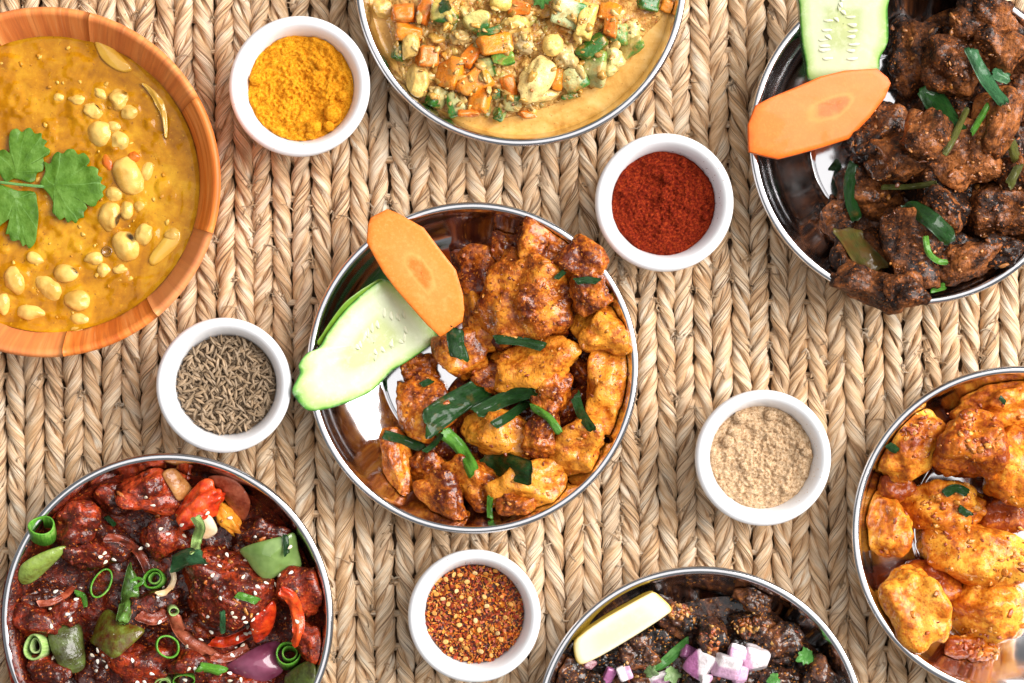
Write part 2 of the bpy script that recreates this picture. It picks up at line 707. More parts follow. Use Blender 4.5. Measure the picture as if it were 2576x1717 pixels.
# ------------------------------------------------------------------ steel plates
PLATE_H = .028
PL_IN = np.array([(0, 1.6), (20, 1.6), (38, 1.6), (40.6, 1.5), (41.6, 1.0), (42.6, 1.1), (44.5, 1.9), (49, 3.6), (54.5, 6.2), (59.5, 9.6), (63.4, 14.0), (66.4, 19.4), (68.5, 25.0), (69.5, 27.4)]) * .001
PL_RIM = np.array([(69.5, 27.4), (70.0, 28.1), (70.9, 28.5), (71.9, 28.4), (72.7, 27.8), (72.95, 26.9), (72.6, 26.1), (71.8, 25.7), (70.6, 25.4)]) * .001
PL_OUT = np.array([(70.6, 25.4), (68.2, 18.5), (64.6, 12.0), (60, 7.4), (54, 3.8), (47, 1.2), (43, .1), (30, .0), (0, .0)]) * .001
PL_SCALE = MM(418, PLATE_H) / .07295


def plate_z(r):
    return float(np.interp(r / PL_SCALE, PL_IN[:, 0], PL_IN[:, 1]))


DISH = {}


class Dish:
    def __init__(s, key, sx, sy, zfun, z_ref):
        c = PW(sx, sy, z_ref)
        s.c = c
        s.zf = zfun
        s.bvh = []
        DISH[key] = s

    def h(s, x, y):
        z = s.zf(math.hypot(x - s.c[0], y - s.c[1]))
        for b, lo, hi, tg in s.bvh:
            if lo[0] <= x <= hi[0] and lo[1] <= y <= hi[1]:
                hit = b.ray_cast(Vector((x, y, .3)), Vector((0, 0, -1)))
                if hit[0] is not None and hit[0].z > z:
                    z = hit[0].z
        return z

    def hit(s, x, y):
        """height and normal"""
        z, nn = s.zf(math.hypot(x - s.c[0], y - s.c[1])), Vector((0, 0, 1))
        s.tag = 'base'
        for b, lo, hi, tg in s.bvh:
            if lo[0] <= x <= hi[0] and lo[1] <= y <= hi[1]:
                q = b.ray_cast(Vector((x, y, .3)), Vector((0, 0, -1)))
                if q[0] is not None and q[0].z > z:
                    z, nn = q[0].z, q[1]
                    s.tag = tg
        return z, nn

    def px(s, sx, sy):
        """the point seen at a photo pixel (iterates for parallax), with its normal"""
        z = .025
        for _ in range(3):
            p = PW(sx, sy, z)
            z, nn = s.hit(p[0], p[1])
        p = PW(sx, sy, z)
        return p, nn

    def add(s, V, F, tag='garnish'):
        F = F.tolist() if isinstance(F, np.ndarray) else F
        s.bvh.append((BVHTree.FromPolygons(V.tolist(), F), V.min(0), V.max(0), tag))


def steel_plate(key, sx, sy, label):
    c = PW(sx, sy, PLATE_H)
    root = put('steel_plate', None, None, (c[0], c[1], 0), label=label, cat='plate', group='round steel plates on the mat')
    prof = np.concatenate([crom(PL_IN, 4)[:-1], PL_IN[-1:]])
    V1, F1 = revolve(prof * PL_SCALE, 128)
    V2, F2 = revolve(crom(PL_OUT, 3) * PL_SCALE, 128)
    F2 = F2 + len(V1)
    put('basin', mesh('basin', np.concatenate([V1, V2]), np.concatenate([F1[:, ::-1], F2[:, ::-1]])), STEEL, parent=root)
    V, F = revolve(crom(PL_RIM, 4) * PL_SCALE, 128)
    put('rolled_rim', mesh('rolled_rim', V, F[:, ::-1]), STEEL, parent=root)
    return Dish(key, sx, sy, plate_z, PLATE_H)


steel_plate('chicken', 1189.5, 925, 'steel plate in the middle holding orange chicken, carrot and cucumber')
steel_plate('veg', 1310, -50, 'steel plate at the top edge filled with diced vegetable stew')
steel_plate('beef', 2303, 349, 'steel plate at upper right holding dark brown beef with carrot')
steel_plate('manch', 421, 1557, 'steel plate at lower left with sesame-topped red glazed chunks')
steel_plate('liver', 1762, 1842, 'steel plate at the bottom edge with lemon wedge and charred meat')
steel_plate('potato', 2561, 1338, 'steel plate at the right edge piled with yellow potatoes')

# ------------------------------------------------------------------ white ramekins
RM_H = .032
RM = np.array([(0, 4), (12, 4), (19, 4.2), (20.6, 6), (21.2, 12), (21.9, 20), (22.8, 25), (24.0, 28.4), (25.0, 30.2), (26.0, 31.4), (27.3, 32.0), (28.6, 31.7), (29.6, 30.6), (29.9, 29.0), (29.5, 27.6),
               (28.8, 26.6), (28.2, 24), (27.2, 14), (26.2, 4), (25.2, 1.0), (23.5, 0.05), (20, 0.0), (0, 0.0)]) * .001


def ramekin(sx, sy, R, label):
    c = PW(sx, sy, RM_H)
    s = MM(R, RM_H) / .0299
    V, F = revolve(crom(RM, 4) * s * np.array([1, .0299 / .0299 / s]), 96)
    o = put('ramekin', mesh('ramekin', V, F[:, ::-1]), CERAM, (c[0], c[1], 0), label=label, cat='ramekin', group='small white ramekins of spices')
    return o, s


def powder(name, ram, mat, label, cat, lvl=.0235, seed=0, hollow=(0, 0, 0), clump=.5, fine=.0006, tilt=(0, 0), R0=.0226):
    o, s = ram
    R = R0 * s
    nr, na = 70, 150
    r = (np.linspace(0, 1, nr) ** .8)[:, None] * R
    a = np.linspace(0, 2 * math.pi, na, endpoint=False)[None]
    x = (r * np.cos(a)).ravel()
    y = (r * np.sin(a)).ravel()
    P = np.stack([x, y, x * 0], 1)
    z = .0012 * fbm(P * 170, seed, 3) + fine * fbm(P * 900, seed + 5, 3) * 1.2
    cl = np.maximum(0, fbm(P * 330, seed + 9, 2) - .25) * .0022 * clump
    z = z + cl + x * tilt[0] + y * tilt[1]
    hx, hy, hd = hollow
    z = z - hd * np.exp(-((x - hx) ** 2 + (y - hy) ** 2) / (.011 ** 2))
    rr = np.hypot(x, y) / R
    z = z + np.where(rr > .96, -(rr - .96) * .02, 0)
    V = np.stack([x, y, z + lvl], 1)
    F = grid_faces(nr, na, True)
    loc = (o.location[0], o.location[1], 0)
    ob = put(name, mesh(name, V, F), mat, loc, label=label, cat=cat, kind='stuff')
    Vw = V + np.array(loc)
    d = Dish(name, 0, 0, lambda q: .02, 0)
    d.add(Vw, F)
    return d


def clump(dish, sx, sy, rpx, mat, label, name='powder_clump', seed=0, group=None):
    p, nn = dish.px(sx, sy)
    N, F = ico(4)
    r = MM(rpx)
    V = N * r * np.array([1, .93, .75]) * (1 + .12 * vn(N * 2.3, seed) + .05 * vn(N * 6, seed + 3))[:, None]
    V = rotz(V, seed * 1.3)
    put(name, mesh(name, V, F), mat, (p[0], p[1], p[2] + r * .25), label=label, cat='spice clump', group=group)


TURM = m_powder('turmeric_grain', (.50, .15, .004), (.84, .34, .012), (.92, .46, .04))
PAPR = m_powder('paprika_grain', (.075, .005, .002), (.20, .015, .004), (.40, .055, .010), 1.15)
CORI = m_powder('coriander_grain', (.28, .15, .068), (.62, .415, .24), (.80, .60, .40), .95)

r_tur = ramekin(752, 215, 178, 'white ramekin filled with yellow turmeric powder')
r_pap = ramekin(1672, 508, 175, 'white ramekin filled with deep red paprika powder')
r_cum = ramekin(561, 969, 171, 'white ramekin filled with brown cumin seeds')
r_cor = ramekin(1921, 1152, 172, 'white ramekin filled with pale beige ground coriander')
r_chi = ramekin(1193, 1551, 168, 'white ramekin filled with red chili flakes')
D = powder('turmeric_powder', r_tur, TURM, 'loose yellow turmeric powder heaped in a white ramekin', 'turmeric', seed=2, hollow=(.002, .001, .0022), clump=.9, lvl=.0245)
for k, (x, y, r, l) in enumerate([(935, 1195, 20, 'round smooth turmeric clump at the lower right of the powder'), (895, 1262, 12, 'smaller turmeric clump touching the ramekin edge below the round one'),
                                  (385, 745, 16, 'turmeric clump at the left edge of the powder'), (655, 482, 11, 'small turmeric clump near the top of the powder'),
                                  (1110, 1060, 24, 'broad turmeric clump by the right lower edge'), (1195, 900, 15, 'turmeric clump against the right wall of the ramekin'),
                                  (1000, 610, 13, 'turmeric clump right of the powder centre'), (1075, 1185, 15, 'turmeric clump between the round clump and the right wall')]):
    clump(D, 540 + x * .2679, k * 0 + y * .2679, r, TURM, l, seed=k + 2)
D = powder('paprika_powder', r_pap, PAPR, 'loose dark red paprika powder filling a white ramekin', 'paprika', seed=12, clump=.25, fine=.0005, lvl=.0238, hollow=(-.002, .002, .001))
for k, (x, y, r, l) in enumerate([(980, 362, 12, 'round red paprika clump at the upper right edge of the powder'), (815, 525, 13, 'long paprika clump above the powder centre'),
                                  (785, 720, 11, 'rough paprika clump at the middle of the powder'), (375, 690, 8, 'small paprika clump at the left of the powder'),
                                  (1215, 835, 10, 'paprika clump on the right edge of the powder'), (1215, 930, 8, 'smallest paprika clump below another on the right edge')]):
    clump(D, 1480 + x * .2423, 320 + y * .2423, r, PAPR, l, seed=k + 30)
D = powder('ground_coriander', r_cor, CORI, 'coarse beige ground coriander heaped in a white ramekin', 'ground coriander', seed=22, clump=.6, fine=.0005, lvl=.0243, hollow=(.004, .003, .0022), R0=.0228)
for k, (x, y, r, l) in enumerate([(790, 905, 17, 'pale coriander clump at the top left of the powder'), (1020, 885, 15, 'flat coriander clump at the top of the powder'),
                                  (1247, 1118, 9, 'small coriander clump at the right of the powder'), (1292, 1165, 13, 'coriander clump against the right wall'),
                                  (700, 1085, 16, 'coriander clump at the left of the powder'), (1150, 925, 11, 'coriander clump at the upper right of the powder'),
                                  (815, 1265, 9, 'coriander clump in the middle of the powder'), (735, 1010, 14, 'rough coriander clump below the top left one')]):
    clump(D, 1600 + x * .3316, 750 + y * .3316, r, CORI, l, seed=k + 50)

# cumin seeds
b = NB('cumin_seed_skin')
s_ = b.sep(b.uv())
f_ = b.noise(b.comb(b.math('MULTIPLY', s_[0], 9.0), s_[1], b.math('MULTIPLY', b.rnd(), 40.0)), 1.0, 2)
c_ = b.mix(b.ramp(f_, [(.4, 0.0), (.6, 1.0)]), (.16, .105, .06), (.42, .31, .205))
c_ = b.mix(b.ramp(b.rnd(), [(0, .0), (1, .5)]), c_, (.30, .19, .09))
c_ = b.mix(.35, c_, b.col())
b.set(Base_Color=c_, Roughness=.55)
b.bump((f_, .0003, .8))
CUMIN = b.m


def seed_mesh(L, w, rid, bend, n=9, m=10, tail=True):
    t = np.linspace(-1, 1, n)
    rad = w * np.maximum(1 - np.abs(t) ** 2.2, .08)
    P = np.stack([t * L, bend * (1 - t * t) * L, t * 0], 1)
    f = np.linspace(0, 2 * math.pi, m + 1)
    rr = rad[:, None] * (1 + rid * np.cos(f * 5))[None]
    V = np.stack([np.tile(P[:, 0:1], (1, m + 1)), P[:, 1:2] + rr * np.cos(f), rr * np.sin(f)], -1)
    uv = np.stack([np.tile(np.linspace(0, 1, m + 1), (n, 1)), np.tile(t[:, None], (1, m + 1))], -1)
    return V.reshape(-1, 3), grid_faces(n, m + 1), uv.reshape(-1, 2)


ro, rs = r_cum
cl = np.array([ro.location[0], ro.location[1], 0])
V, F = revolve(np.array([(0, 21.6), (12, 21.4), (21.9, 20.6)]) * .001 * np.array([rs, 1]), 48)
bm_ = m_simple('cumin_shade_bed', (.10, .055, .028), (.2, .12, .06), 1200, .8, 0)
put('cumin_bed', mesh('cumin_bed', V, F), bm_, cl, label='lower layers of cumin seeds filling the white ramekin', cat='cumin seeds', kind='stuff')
A = Acc()
R = random.Random(9)
for q in range(620):
    a, r = R.uniform(0, 6.28), .0212 * rs * math.sqrt(R.random())
    V, F, uv = seed_mesh(.0024, .0005, .12, R.uniform(-.15, .15), 6, 7)
    V = euler(V, 0, R.gauss(0, .2), R.uniform(0, 6.28)) + cl + np.array([r * math.cos(a), r * math.sin(a), .0219 + R.uniform(0, .0012)])
    A.add(V, F, uv, np.array((.22, .135, .07)) * R.uniform(.5, 1.2))
put('cumin_seeds', A.me('cumin_seeds'), CUMIN, label='packed brown cumin seeds under the top layer in the ramekin', cat='cumin seeds', kind='stuff')
vars_ = []
for q in range(8):
    V, F, uv = seed_mesh(R.uniform(.0021, .0031), R.uniform(.00052, .0007), .13, R.uniform(-.22, .22), 9, 10)
    me = mesh('cumin_seed', V, F, uv, np.ones((len(V), 3)) * np.array((.42, .28, .16)) * R.uniform(.6, 1.35))
    me.materials.append(CUMIN)
    vars_.append(me)
for q in range(300):
    a, r = R.uniform(0, 6.28), .0210 * rs * math.sqrt((q + .5) / 300)
    a = q * 2.39996 + R.gauss(0, .25)
    o = put('cumin_seed', vars_[q % 8], None, cl + np.array([r * math.cos(a), r * math.sin(a), .0236 + R.uniform(0, .0013) - (r / .0212) ** 4 * .0006]),
            label='slender ridged brown cumin seed lying on the heap in the ramekin', cat='cumin seed', group='cumin seeds on top of the ramekin')
    o.rotation_euler = (R.uniform(0, 6), R.gauss(0, .22), R.choice((.9, 2.2, R.uniform(0, 6.28))) + R.gauss(0, .4))

# chili flakes
ro, rs = r_chi
cl = np.array([ro.location[0], ro.location[1], 0])
V, F = revolve(np.array([(0, 23.0), (14, 22.8), (22.3, 22.0)]) * .001 * np.array([rs, 1]), 48)
FLK = m_vcol('chili_flake_skin', .45, 1800)
A = Acc()
A.add(V + cl, F, None, (.10, .018, .008))
PAL = [((.40, .045, .012), 5), ((.60, .14, .014), 6), ((.72, .25, .025), 5), ((.22, .024, .012), 3), ((.08, .014, .012), 2), ((.80, .40, .08), 3), ((.48, .075, .02), 4)]
PALX = [c for c, n in PAL for _ in range(n)]
for q in range(3400):
    a, r = R.uniform(0, 6.28), .0222 * rs * math.sqrt(R.random())
    n = R.choice((4, 5, 5, 6))
    sz = R.uniform(.0004, .0011) * (1.5 if R.random() < .1 else 1)
    el = R.uniform(.4, 1)
    t = np.sort(np.array([R.uniform(0, 6.28) for _ in range(n)]))
    top = np.stack([np.cos(t) * sz, np.sin(t) * sz * el, t * 0 + .00012], 1)
    bot = top * np.array([1, 1, -1])
    V = euler(np.concatenate([top, bot]), R.gauss(0, .5), R.gauss(0, .5), R.uniform(0, 6.28)) + cl + np.array([r * math.cos(a), r * math.sin(a), .0230 + R.uniform(0, .0013)])
    F = [list(range(n)), list(range(n, 2 * n))[::-1]] + [[k, k + n, (k + 1) % n + n, (k + 1) % n] for k in range(n)]
    A.add(V, F, None, np.array(R.choice(PALX)) * R.uniform(.7, 1.25))
put('chili_flakes', A.me('chili_flakes', False), FLK, label='crushed red and orange chili flakes filling the white ramekin', cat='chili flakes', kind='stuff')
N, F = ico(2)
CH_ = []
for q in range(5):
    V = N * np.array([.00125, .00105, .00035]) * (1 + .15 * vn(N * 1.7, q))[:, None]
    V[:, 2] += .0002 * np.hypot(V[:, 0], V[:, 1]) / .001
    me = mesh('chili_seed', V, F, None, np.ones((len(V), 3)) * np.array([(.75, .42, .12), (.70, .33, .07), (.82, .55, .24), (.62, .26, .04), (.72, .38, .1)][q]))
    me.materials.append(FLK)
    CH_.append(me)
spots = [(620, 372), (690, 378), (855, 355), (975, 360), (535, 425), (768, 452), (1018, 432), (648, 555), (705, 622), (958, 618), (797, 642), (640, 832), (985, 718), (893, 780), (1188, 845), (683, 930),
         (1045, 970), (1108, 1022), (785, 1060), (700, 1090), (530, 1115), (758, 1182), (925, 1222), (1033, 1265), (752, 1300), (1143, 1090), (410, 800), (500, 640), (430, 590), (900, 985), (590, 1200), (1250, 700), (860, 880), (1080, 330), (560, 700)]
for q, (x, y) in enumerate(spots):
    p = PW(1000 + x * .2277, 1360 + y * .2277, .0247)
    o = put('chili_seed', CH_[q % 5], None, p, label='flat pale yellow chili seed among the red flakes', cat='chili seed', group='chili seeds in the flakes')
    o.rotation_euler = (R.gauss(0, .35), R.gauss(0, .35), R.uniform(0, 6.28))

def rim_dust(ram, mat, n, a0, a1, label, seed):
    """spilled grains on the lip and inner wall of a ramekin"""
    o, s = ram
    R = random.Random(seed)
    A = Acc()
    N, F = ico(1)
    for q in range(n):
        a = R.gauss(math.radians((a0 + a1) / 2), math.radians(a1 - a0) / 3)
        if R.random() < .75:
            z = R.uniform(.0245, .0300)
            r = np.interp(z, [.020, .025, .0284, .0302, .0314], [.0219, .0228, .0240, .0250, .0260]) * s
        else:
            r = R.uniform(.0262, .029) * s
            z = np.interp(r / s, [.0260, .0273, .0286, .0296], [.0314, .032, .0317, .0306])
        k = R.uniform(.00008, .00028)
        A.add(N * k * np.array([1, 1, .6]) + np.array([o.location[0] + r * math.cos(a), o.location[1] + r * math.sin(a), z]), F)
    put('spice_dust', A.me('spice_dust'), mat, label=label, cat='spice dust', kind='stuff')


rim_dust(r_tur, TURM, 70, 120, 260, 'fine yellow dust on the left lip of the turmeric ramekin', 1)
rim_dust(r_pap, PAPR, 60, -10, 60, 'fine red dust on the right inner wall of the paprika ramekin', 2)
rim_dust(r_cor, CORI, 90, -40, 40, 'fine beige dust on the right inner wall of the coriander ramekin', 3)
rim_dust(r_chi, PAPR, 30, 40, 130, 'a few red specks on the top lip of the chili flake ramekin', 4)

# ------------------------------------------------------------------ wooden bowl with bean curry
WB = PW(112, 457, .05)
WS = MM(441, .05) / .075
wb = put('wooden_bowl', None, None, (WB[0], WB[1], 0), label='orange-stained stave-built wooden bowl of bean curry at upper left', cat='bowl')
WP = crom(np.array([(0, 6), (30, 6.5), (48, 12), (57, 22), (62.5, 33), (66.5, 41), (70.6, 47.5), (72.0, 49.4), (73.6, 50.0), (74.8, 49.2), (75.0, 47.4), (72.5, 40), (66, 24), (55, 8), (45, 1), (30, 0.05), (0, 0)]) * .001 * np.array([WS, 1]), 4)
joints = [75, 29, -17, -50, -84, -128, -172, -215, -250]
for i in range(len(joints)):
    a1, a0 = joints[i], joints[(i + 1) % len(joints)] - (360 if i == len(joints) - 1 else 0)
    a0r, a1r = math.radians(a0 + .03), math.radians(a1 - .03)
    n = max(8, int((a1 - a0) / 2.2))
    off = 1
    V, F = revolve(WP * np.array([off, 1]), n, a0r, a1r)
    Lp = np.concatenate([[0], np.cumsum(np.hypot(*np.diff(WP, axis=0).T))])
    tt = np.linspace(0, (a1r - a0r) * .07, n)
    uv = np.stack([np.tile(tt, (len(WP), 1)), np.tile(Lp[:, None], (1, n))], -1).reshape(-1, 2)
    if i in (1, 5):   # two staves have the grain running along the rim
        uv = uv[:, ::-1].copy()
    F = F[:, ::-1].tolist()
    F.append([k * n for k in range(len(WP))])
    F.append([k * n + n - 1 for k in range(len(WP))][::-1])
    put('stave', mesh('stave', V, F, uv), WOOD, parent=wb)


# ------------------------------------------------------------------ helpers: food shapes
def chunk_mesh(rx, ry, rz, seed, box=.4, lump=.6, level=5, cuts=7, irr=1.0):
    N, F = ico(level)
    r_ = np.random.default_rng(seed)
    p = 2 + box * 4
    r = (np.abs(N) ** p).sum(1) ** (-1 / p)
    for _ in range(cuts):
        d = r_.normal(size=3)
        d /= np.linalg.norm(d)
        dn = N @ d
        off = r_.uniform(.66, .92)
        lim = np.where(dn > .15, off / np.maximum(dn, .15), 9)
        h = np.clip(.5 + .5 * (lim - r) / .07, 0, 1)
        r = lim * (1 - h) + r * h - .07 * h * (1 - h)
    r = r * (1 + irr * (.20 * vn(N * 1.4 + 5, seed) + .12 * vn(N * 2.9, seed + 1)))
    P = N * r[:, None] * np.array([rx, ry, rz])
    k = fbm(P * 230, seed + 2, 3) * .0009 + np.abs(fbm(P * 520, seed + 4, 2)) * .0008 * -1
    big = np.clip(vn(P * 210, seed + 7) - .1, 0, .45) * .0020
    mask = np.clip(fbm(P * 105, seed + 12, 2) * 1.1 + .55, 0, 1)
    mask = mask * mask * (3 - 2 * mask)
    P = P + N * (lump * (k + big) * (.25 + 1.0 * mask) + mask * .0007 * min(lump, 1))[:, None]
    global MASK
    MASK = np.repeat((mask * min(1, lump * 1.15))[:, None], 3, 1)
    return P, F


def inside(D, V):
    """food pressed against the plate wall stays inside it"""
    if D.zf is not plate_z:
        return V
    d = V[:, :2] - D.c[:2]
    r = np.hypot(d[:, 0], d[:, 1]) + 1e-9
    z = np.maximum(V[:, 2], .0018)
    lim = np.interp(z, PL_IN[8:, 1], PL_IN[8:, 0]) * PL_SCALE - .0004
    k = np.where((r > lim) & (z < .0287), lim / r, 1.0)
    return np.column_stack([D.c[:2] + d * k[:, None], z])


def settle(D, sx, sy, rx, ry, rot, z0=.02, f=.65):
    hs = []
    c = PW(sx, sy, z0)
    for a, k in [(0, 0)] + [(q * math.pi / 4, f) for q in range(8)] + [(q * math.pi / 2 + .4, f * .5) for q in range(4)]:
        dx, dy = math.cos(a) * rx * k, math.sin(a) * ry * k
        x = c[0] + dx * math.cos(rot) - dy * math.sin(rot)
        y = c[1] + dx * math.sin(rot) + dy * math.cos(rot)
        hs.append(D.h(x, y))
    return np.array(hs)


SEED = [100]
SCL = [1.04]


class Crop:
    """positions are read off an enlarged crop of the photo"""

    def __init__(s, ox, oy, k):
        s.ox, s.oy, s.k = ox, oy, k

    def __call__(s, x, y):
        return s.ox + x * s.k, s.oy + y * s.k


def chunk(D, C, name, mat, x, y, rx, ry, rot, label, cat, tone=.5, box=.4, lump=.6, flat=.8, sink=.45, level=5, cuts=7, group=None, lift=0.0, kind=None, tiltx=None):
    SEED[0] += 13
    sd = SEED[0]
    sx, sy = C(x, y)
    wx, wy = MM(rx * C.k) * SCL[0], MM(ry * C.k) * SCL[0]
    wz = min(wx, wy) * flat
    a = -math.radians(rot)
    hs = settle(D, sx, sy, wx, wy, a)
    z = float(np.sort(hs)[-9:].mean()) + wz * sink + lift
    V, F = chunk_mesh(wx, wy, wz, sd, box, lump, level, cuts)
    r_ = random.Random(sd)
    V = euler(V, r_.gauss(0, .16) if tiltx is None else tiltx, r_.gauss(0, .16), a)
    c = PW(sx, sy, z)
    V = inside(D, V + c) - c
    o = put(name, mesh(name, V, F, None, MASK), mat, c, label=label, cat=cat, tone=tone, group=group, kind=kind)
    D.add(V + c, F, 'food')
    return o


def soft_heights(D, P, up=.0):
    h = np.array([D.px(x, y)[0][2] for x, y in P])
    return h


def ribbon(D, C, name, mat, path, w, label=None, cat=None, curl=.5, th=.0006, tone=.5, group=None, lift=.0017, parent=None, n=7, twist=0.0, taper=(1, 1), z=None, wave=.12, stiff=.8):
    """a leaf or strip following path; its height rests on what lies below"""
    SEED[0] += 7
    sd = SEED[0]
    S = crom([C(*p) for p in path], n)
    n_ = len(S)
    h = np.array([D.px(*p)[0][2] for p in S]) if z is None else np.interp(np.linspace(0, 1, n_), np.linspace(0, 1, len(z)), z)
    if z is None:
        line = np.linspace(h[0], h[-1], n_)
        hp = h.copy()
        for _ in range(6):
            hp = np.convolve(np.pad(hp, 2, 'edge'), np.ones(5) / 5, 'valid')
        top = float(np.max(h - hp))
        h = hp * (1 - .0) + stiff * max(0, top) + lift
    P = np.array([PW(q[0], q[1], zz) for q, zz in zip(S, h)])
    T = np.gradient(P, axis=0)
    T /= np.linalg.norm(T, axis=1)[:, None]
    B = np.cross(np.array([0, 0, 1.]), T)
    B /= np.linalg.norm(B, axis=1)[:, None]
    Nn = np.cross(T, B)
    if twist:
        a = np.linspace(-twist / 2, twist / 2, n_)[:, None] + .0
        B, Nn = B * np.cos(a) + Nn * np.sin(a), Nn * np.cos(a) - B * np.sin(a)
    W_ = MM(w * C.k) / 2
    tt = np.linspace(0, 1, n_)
    prof = np.interp(tt, [0, .5, 1], [taper[0], 1, taper[1]]) * (1 + wave * n1(tt * 4, sd))
    prof[0] *= .8
    prof[-1] *= .8
    sk0, sk1 = random.Random(sd).uniform(-.7, .7), random.Random(sd + 1).uniform(-.7, .7)
    m = 9
    u = np.linspace(-1, 1, m)
    ang = u * max(abs(curl), .02) * 1.5
    R_ = W_ / (max(abs(curl), .02) * 1.5) if abs(curl) < 1.05 else W_ / 1.0
    ox = R_ * np.sin(ang)
    oz = R_ * (np.cos(ang) - 1) * (1 if curl >= 0 else -1)
    if curl > 0:
        oz = oz - oz.min() * .35
    wob = wave * W_ * .8 * n1(tt * 5, sd + 3)
    edge = W_ * .26 * vn(np.stack([np.tile(tt[:, None] * 7, (1, m)).ravel(), np.tile(u * 2, n_), np.zeros(n_ * m)], 1), sd + 5).reshape(n_, m)
    top = P[:, None] + (ox[None] * prof[:, None])[..., None] * B[:, None] + (oz[None] * prof[:, None] + edge * (wave > 0) + 0 * wob[:, None])[..., None] * Nn[:, None]
    sk = (sk0 * np.clip(1 - tt * 3, 0, 1) + sk1 * np.clip(tt * 3 - 2, 0, 1))[:, None] * ox[None]
    jag = (np.where(tt < .04, 1, 0) + np.where(tt > .96, 1, 0))[:, None] * W_ * .16 * vn(np.stack([u * 3, u * 0 + sd, u * 0], 1), sd)[None]
    top = top + (sk + jag)[..., None] * T[:, None]
    bot = top - th * Nn[:, None] * np.where(np.abs(u) > .95, .2, 1)[None, :, None]
    uv1 = np.stack([np.tile((u + 1) / 2, (n_, 1)), np.tile(tt[:, None] * (np.linalg.norm(np.diff(P, axis=0), axis=1).sum() / .01), (1, m))], -1).reshape(-1, 2)
    V = np.concatenate([top.reshape(-1, 3), bot.reshape(-1, 3)])
    F = grid_faces(n_, m).tolist()
    k = n_ * m
    F = [f[::-1] for f in F] + [[q + k for q in f] for f in F]
    for j in range(n_ - 1):
        F.append([j * m, (j + 1) * m, (j + 1) * m + k, j * m + k])
        F.append([j * m + m - 1, j * m + m - 1 + k, (j + 1) * m + m - 1 + k, (j + 1) * m + m - 1])
    for j in range(m - 1):
        F.append([j, j + k, j + 1 + k, j + 1])
        q = (n_ - 1) * m + j
        F.append([q, q + 1, q + 1 + k, q + k])
    o = world_obj(name, V, F, mat, np.concatenate([uv1, uv1]), label=label, cat=cat, tone=tone, group=group, parent=parent)
    D.add(V, F)
    return o


def slab(D, C, name, mat, out, zf, th, dome=.0004, bev=.0006, label=None, cat=None, n=5, parent=None, tone=.5, group=None, rough=0.0, core=None, register=True, bend=None):
    """a thick slice with the outline given, lying on height field zf(x, y)"""
    SEED[0] += 5
    sd = SEED[0]
    if name == 'carrot_slice':      # knife-cut facets stay straight
        o_ = np.array([C(*p) for p in out], float)
        S = np.concatenate([o_ * (1 - t) + np.roll(o_, -1, 0) * t for t in np.linspace(0, 1, n, endpoint=False)]).reshape(n, -1, 2).transpose(1, 0, 2).reshape(-1, 2)
    else:
        S = crom([C(*p) for p in out], n, True)
    P = []
    for q in S:
        z = .03
        for _ in range(4):
            p = PW(q[0], q[1], z)
            z = zf(p[0], p[1])
        P.append(PW(q[0], q[1], z)[:2])
    P = np.array(P)
    if core is None:
        c = P.mean(0)
    else:
        q = C(*core)
        z = .03
        for _ in range(4):
            p = PW(q[0], q[1], z)
            z = zf(p[0], p[1])
        c = p[:2]
    m = len(P)
    area2 = np.sum(P[:, 0] * np.roll(P[:, 1], -1) - np.roll(P[:, 0], -1) * P[:, 1])
    if area2 < 0:
        P = P[::-1]
    size = np.hypot(*(P - c).T).mean()
    be = min(.45, bev / size)
    ks = [0.0, .15, .3, .45, .6, .75, .86, 1 - be, 1 - be * .35, 1.0]
    zs = [0, 0, 0, 0, 0, 0, 0, 0, -bev * .3, -bev]
    rings, uv = [], []
    a = np.linspace(0, 1, m)
    for k, zo in zip(ks, zs):
        xy = c + (P - c) * max(k, .01)
        z = np.array([zf(*q) for q in xy]) + th + zo + dome * (1 - k * k)
        if rough:
            z = z + rough * fbm(np.stack([xy[:, 0] * 260, xy[:, 1] * 260, xy[:, 0] * 0], 1), sd, 3)
        rings.append(np.column_stack([xy, z]))
        uv.append(np.stack([np.full(m, k), a], 1))
    nt = len(rings)
    for k, zo in [(1.0, bev * .6), (1 - be, 0), (.5, 0), (.01, 0)]:
        xy = c + (P - c) * k
        z = np.array([zf(*q) for q in xy]) + zo
        rings.append(np.column_stack([xy, z]))
        uv.append(np.stack([np.full(m, 1.0 if k > .9 else .99), a], 1))
    V = np.concatenate(rings)
    F = grid_faces(len(rings), m, True)
    o = world_obj(name, V, F, mat, np.concatenate(uv), label=label, cat=cat, parent=parent, tone=tone, group=group)
    if register and D is not None:
        D.add(V, F)
    return o


def plane(*pts):
    """height plane through three (photo x, photo y, z) points"""
    Q = np.array([PW(*p) for p in pts])
    nrm = np.cross(Q[1] - Q[0], Q[2] - Q[0])
    return lambda x, y: Q[0][2] - (nrm[0] * (x - Q[0][0]) + nrm[1] * (y - Q[0][1])) / nrm[2]


def rest_plane(D, C, out, lift=.0):
    """least-squares plane resting on what lies under an outline"""
    P = [C(*p) for p in out]
    c = np.mean(P, 0)
    P = P + [tuple(c + (np.array(p) - c) * .5) for p in P] + [tuple(c)]
    Q = np.array([D.px(*p)[0] for p in P])
    A_ = np.column_stack([Q[:, :2], np.ones(len(Q))])
    k, *_ = np.linalg.lstsq(A_, Q[:, 2], rcond=None)
    g = math.hypot(k[0], k[1])
    if g > .7:
        m = Q.mean(0)
        k[:2] *= .7 / g
        k[2] = m[2] - k[0] * m[0] - k[1] * m[1]
    res = Q[:, 2] - A_ @ k
    up = max(0, np.sort(res)[-3]) * .6
    return lambda x, y: k[0] * x + k[1] * y + k[2] + up + lift


